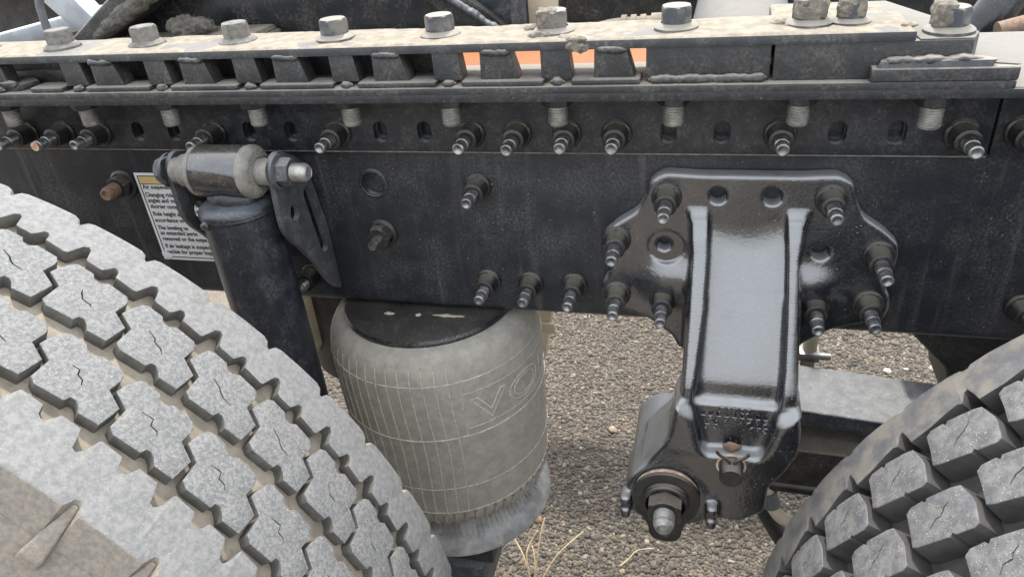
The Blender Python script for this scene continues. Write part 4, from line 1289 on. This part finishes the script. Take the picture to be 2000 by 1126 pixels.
# --- dark deep-lug tyre
R2, N2 = .51, 56
p2 = 2 * math.pi * R2 / N2
wr = empty('truck_wheel', (.575, 0, R2))
tag(wr, 'black deep lug truck tyre speckled with grit, in front of the leaf spring', 'tyre', 'truck tyres')
D2 = .021
revolve('carcass', [(.30, -.20), (.36, -.172), (.42, -.166), (.46, -.172), (R2 - .030, -.186), (R2 - D2, -.198), (R2 - D2 + .001, -.25), (R2 - D2 + .002, -.33), (R2 - D2 + .001, -.39), (R2 - D2, -.425), (R2 - .035, -.440),
                    (R2 - .08, -.452), (.38, -.458), (.33, -.44), (.295, -.41)], 200, 'tread_new_wall', wr)
revolve('rim', [(.10, -.30), (.14, -.30), (.20, -.28), (.26, -.28), (.275, -.34), (.285, -.41), (.300, -.425), (.306, -.417), (.300, -.405)], 96, 'alu', wr, 40)
S2 = -.5600
ea = [(0, -.2330), (.004, -.2240), (.0065, -.2225), (.0095, -.2300), (.0115, -.2375), (.030, -.2360), (.046, -.2320), (p2 - .004, -.2310), (p2, -.2330)]
eb = [(0, -.2000), (.006, -.2010), (.009, -.2030), (.0125, -.2030), (.0155, -.2005), (.030, -.1995), (p2, -.2000)]
o = ring_rib('shoulder_rib', wr, R2, D2, N2, ea, eb, ['tread_new_rib', 'tread_new_wall', 'tread_new_rib'], .012, .030)
o.rotation_euler = (0, S2 / R2, 0)
ea2 = [(s, -.625 - y + .002) for s, y in ea]; eb2 = [(s, -.625 - y) for s, y in eb]
o = ring_rib('shoulder_rib', wr, R2, D2, N2, ea2, eb2, ['tread_new_rib', 'tread_new_wall', 'tread_new_rib'], -.012, .030)
o.rotation_euler = (0, (S2 + .03) / R2, 0)
blk = [(-.4785, -.2420), (-.4740, -.2390), (-.4640, -.2395), (-.4620, -.2420), (-.4600, -.2395), (-.4400, -.2430), (-.4345, -.2450), (-.4295, -.2590), (-.4290, -.2640), (-.4310, -.2790), (-.4350, -.2805), (-.4480, -.2780), (-.4500, -.2755), (-.4525, -.2775), (-.4760, -.2715), (-.4805, -.2690), (-.4790, -.2560)]
for row, (ds, dy) in enumerate(((0, 0), (.0252, -.0520), (.0000, -.1055))):
    b_ = [(a + ds, b + dy) for a, b in blk]
    sp2 = [(a + ds, b + dy) for a, b in [(-.4455, -.2530), (-.4500, -.2555), (-.4530, -.2590), (-.4580, -.2600), (-.4625, -.2635)]]
    var = [block_mesh('tread_block', b_, R2, D2, .0007, ['tread_new', 'tread_new_wall'], jitter(sp2, .0012, rj), .10, ctr=-.4545 + ds) for _ in range(3)]
    for k in range(N2):
        me, c = rj.choice(var)
        put('tread_block', me, wr, None, (0, (c + p2 * k) / R2, 0))

# ------------------------------------------------------------------ things glimpsed behind and above the rail
bp = empty('coupling_plate', (-.56, .16, 1.0))
tag(bp, 'dark upright plate speckled with dust behind the slide rail', 'steel plate')
child(from_bm('plate_body', prism_bm([(-.795, .97), (-.29, .97), (-.33, 1.16), (-.56, 1.16), (-.795, 1.03)], lambda a, b: (a, .16, b), lambda a, b: (a, .175, b), .002), 'plate'), bp)
child(from_bm('foot_rail', box_bm(-.74, -.515, .115, .158, 1.004, 1.0305, .008, 3), 'dark'), bp)
child(from_bm('foot_rail', box_bm(-.64, -.52, .10, .158, 1.004, 1.036, .010, 3), 'dark'), bp)
v, f = blob(5, (.032, .016, .015), .0055, 95, 8)
tag(child(mk('grease_clump', v, f, 'grease', smooth=180, loc=(-.612, .112, 1.042)), bp), 'greasy dirt clump on the plate foot')
v, f = blob(4, (.055, .01, .014), .006, 60, 18)
child(mk('grease_clump', v, f, 'grease', smooth=180, loc=(-.465, .152, 1.083)), bp)
child(from_bm('brace', prism_bm([(-.792, 1.033), (-.760, 1.020), (-.55, 1.125), (-.60, 1.150)], lambda a, b: (a, .105, b), lambda a, b: (a, .155, b), .006, 3), 'dark'), bp)
v, f = blob(5, (.085, .010, .010), .0032, 110, 3)
ca, sa = math.cos(-.44), math.sin(-.44)
child(mk('grease_smear', [(a * ca + c * sa - .675, b + .106, -a * sa + c * ca + 1.072) for a, b, c in v], f, 'grease', smooth=180), bp)
al = empty('alloy_beam', (-.95, .26, 1.0))
tag(al, 'pale aluminium beam crossing behind the cable at the dark plate', 'beam')
bm = prism_bm([(-1.25, .955), (-.70, 1.055), (-.70, 1.075), (-1.25, .985)], lambda a, b: (a, .24, b), lambda a, b: (a, .30, b), .004, 3)
child(from_bm('beam_body', bm, 'alu'), al)
bm = prism_bm([(-.925, 1.13), (-.865, 1.13), (-.795, 1.040), (-.835, 1.030)], lambda a, b: (a, .17, b), lambda a, b: (a, .20, b), .003, 2)
child(from_bm('beam_arm', bm, 'alu'), al)
cb = Acc().add(tube(smooth_path([(-.835, .13, .99), (-.840, .13, 1.03), (-.842, .132, 1.06), (-.838, .135, 1.082), (-.80, .14, 1.12)], 6), .0052, 12)).build('cable', 'cable', None, 180)
tag(cb, 'thin grey cable rising in front of the aluminium beam', 'cable')
gp = empty('gusset_bracket', (-.25, .15, 1.0))
tag(gp, 'dusty diagonal gusset bracket with ragged weld above the bar', 'bracket')
child(from_bm('diagonal_bar', prism_bm([(-.352, 1.085), (-.322, 1.095), (-.205, 1.008), (-.245, .99)], lambda a, b: (a, .145, b), lambda a, b: (a, .16, b), .003), 'plate'), gp)
child(from_bm('cross_web', prism_bm([(-.31, 1.09), (-.21, 1.10), (-.20, 1.005), (-.24, 1.0)], lambda a, b: (a, .175, b), lambda a, b: (a, .185, b), .003), 'leaf'), gp)
child(bead((-.318, .140, 1.078), (-.222, .140, 1.012), .006, .006, 5).build('weld_bead', 'leaf', None, 180), gp)
child(from_bm('post_strip', box_bm(-.218, -.203, .13, .145, .99, 1.11, .002), 'leaf'), gp)
child(from_bm('post_strip', box_bm(-.203, -.170, .15, .165, .99, 1.11, .003), 'cream'), gp)
child(from_bm('cheek_plate', prism_bm([(-.168, 1.11), (-.07, 1.11), (-.115, 1.018), (-.168, 1.0)], lambda a, b: (a, .20, b), lambda a, b: (a, .212, b), .003), 'dark'), gp)
hs2 = empty('ribbed_hose', (-.1, .12, 1.02))
tag(hs2, 'dusty brown hose with ridged ferrule behind the bar', 'hose')
child(Acc().add(tube(smooth_path([(-.17, .14, .995), (-.135, .125, 1.016), (-.10, .12, 1.026), (-.04, .12, 1.0275)], 5), .0085, 16)).build('hose_body', 'hose', None, 60), hs2)
for x in (-.092, -.082, -.072):
    child(Acc().add(tube([(x - .0028, .12, 1.0265), (x + .0028, .12, 1.0268)], .0108, 18)).build('hose_ridge', 'hose', None, 40), hs2)
child(Acc().add(tube([(-.064, .12, 1.027), (-.03, .12, 1.0278)], .0112, 18)).build('hose_ferrule', 'hose', None, 40), hs2)
ct = empty('cross_tube', (.03, .3, .97))
tag(ct, 'large pale dusty tube running inward behind the bar', 'tube')
child(Acc().add(lathe([(0, 0), (.058, 0), (.060, .003), (.060, .60), (0, .60)], 64, frame_to((.02, 1, 0), (.026, .03, .978)))).build('tube_body', 'pale', None, 40), ct)
ob_ = empty('orange_board', (-.14, .05, 1.0131))
tag(ob_, 'orange board lying behind the rack, seen through its windows', 'board')
child(from_bm('board_body', box_bm(-.2650, -.0520, .0065, .100, 1.0131, 1.0168, .0008), 'orange'), ob_)
bl = empty('control_arm', (.34, .35, .93))
tag(bl, 'dark blue grey control arm behind the end of the slide rail', 'control arm')
child(Acc().add(tube(smooth_path([(.28, .33, .93), (.315, .34, .965), (.345, .36, 1.02), (.36, .38, 1.10)], 6), [.02] * 6 + [.024] * 7 + [.03] * 6, 20)).build('arm_body', 'plate', None, 60), bl)
ro = empty('brass_fitting', (.36, .25, .96))
tag(ro, 'rusty copper rod with a grey ring at the picture corner', 'rod')
child(Acc().add(lathe([(0, 0), (.011, 0), (.011, .07), (0, .07)], 24, frame_to((1, .15, .22), (.303, .25, .978)))).build('rod_body', 'rust', None, 40), ro)
child(Acc().add(lathe([(.012, -.004), (.022, -.004), (.024, .0), (.024, .008), (.020, .012), (.012, .012)], 28, frame_to((1, .15, .22), (.352, .257, .989)))).build('rod_ring', 'hose', None, 40), ro)

# under the frame, either side of the air spring
cp = empty('cream_housing', (-.62, .2, .45))
tag(cp, 'cream rounded housing glimpsed between shock absorber and air spring', 'housing')
child(Acc().add(lathe([(0, 0), (.060, 0), (.075, .02), (.078, .19), (0, .22)], 32, Matrix.Translation((-.665, .23, .50)))).build('housing_body', 'cream', None, 40), cp)
br = empty('brake_chamber', (-.57, .24, .42))
tag(br, 'black dusty drum beside the cream housing under the frame', 'brake chamber')
child(Acc().add(lathe([(0, 0), (.075, 0), (.085, .015), (.085, .17), (.078, .25), (0, .26)], 36, Matrix.Translation((-.565, .27, .44)))).build('drum_body', 'dark', None, 40), br)
po = empty('cream_post', (-.225, .2, .40))
tag(po, 'cream tapered post standing behind the air spring', 'post')
child(from_bm('post_body', prism_bm([(-.248, .74), (-.186, .74), (-.2135, .585), (-.226, .515), (-.248, .515)], lambda a, b: (a, .2, b), lambda a, b: (a, .225, b), .003), 'cream'), po)
child(from_bm('post_lug', box_bm(-.226, -.206, .192, .2005, .570, .588, .003), 'cream'), po)

# ------------------------------------------------------------------ dry grass and a twig
gr = empty('dry_grass', (-.29, .19, 0))
tag(gr, 'dry straw coloured grass sprig at the air spring foot', 'dry grass')
stems = [[(-.275, .17, .0), (-.300, .21, .04), (-.345, .26, .06)], [(-.272, .17, 0), (-.268, .215, .07), (-.262, .25, .105)], [(-.268, .165, 0), (-.235, .21, .05), (-.190, .255, .075)],
         [(-.276, .17, 0), (-.290, .20, .05), (-.285, .222, .066), (-.273, .235, .085)], [(-.274, .17, 0), (-.272, .19, .035), (-.281, .215, .058), (-.286, .218, .055)]]
for s_ in stems:
    P_ = smooth_path(s_, 10)
    rr = [.0014 + .0007 * (i % 2) * (i / len(P_)) for i in range(len(P_))]
    child(Acc().add(tube(P_, rr, 6)).build('stem', 'straw', None, 60), gr)
tw = Acc().add(tube(smooth_path([(-.120, .243, .006), (-.104, .262, .010), (-.090, .280, .012), (-.060, .292, .010)], 5), .0013, 6)).build('twig', 'straw', None, 60)
tag(tw, 'bent pale straw twig on the ground below the hanger', 'twig')
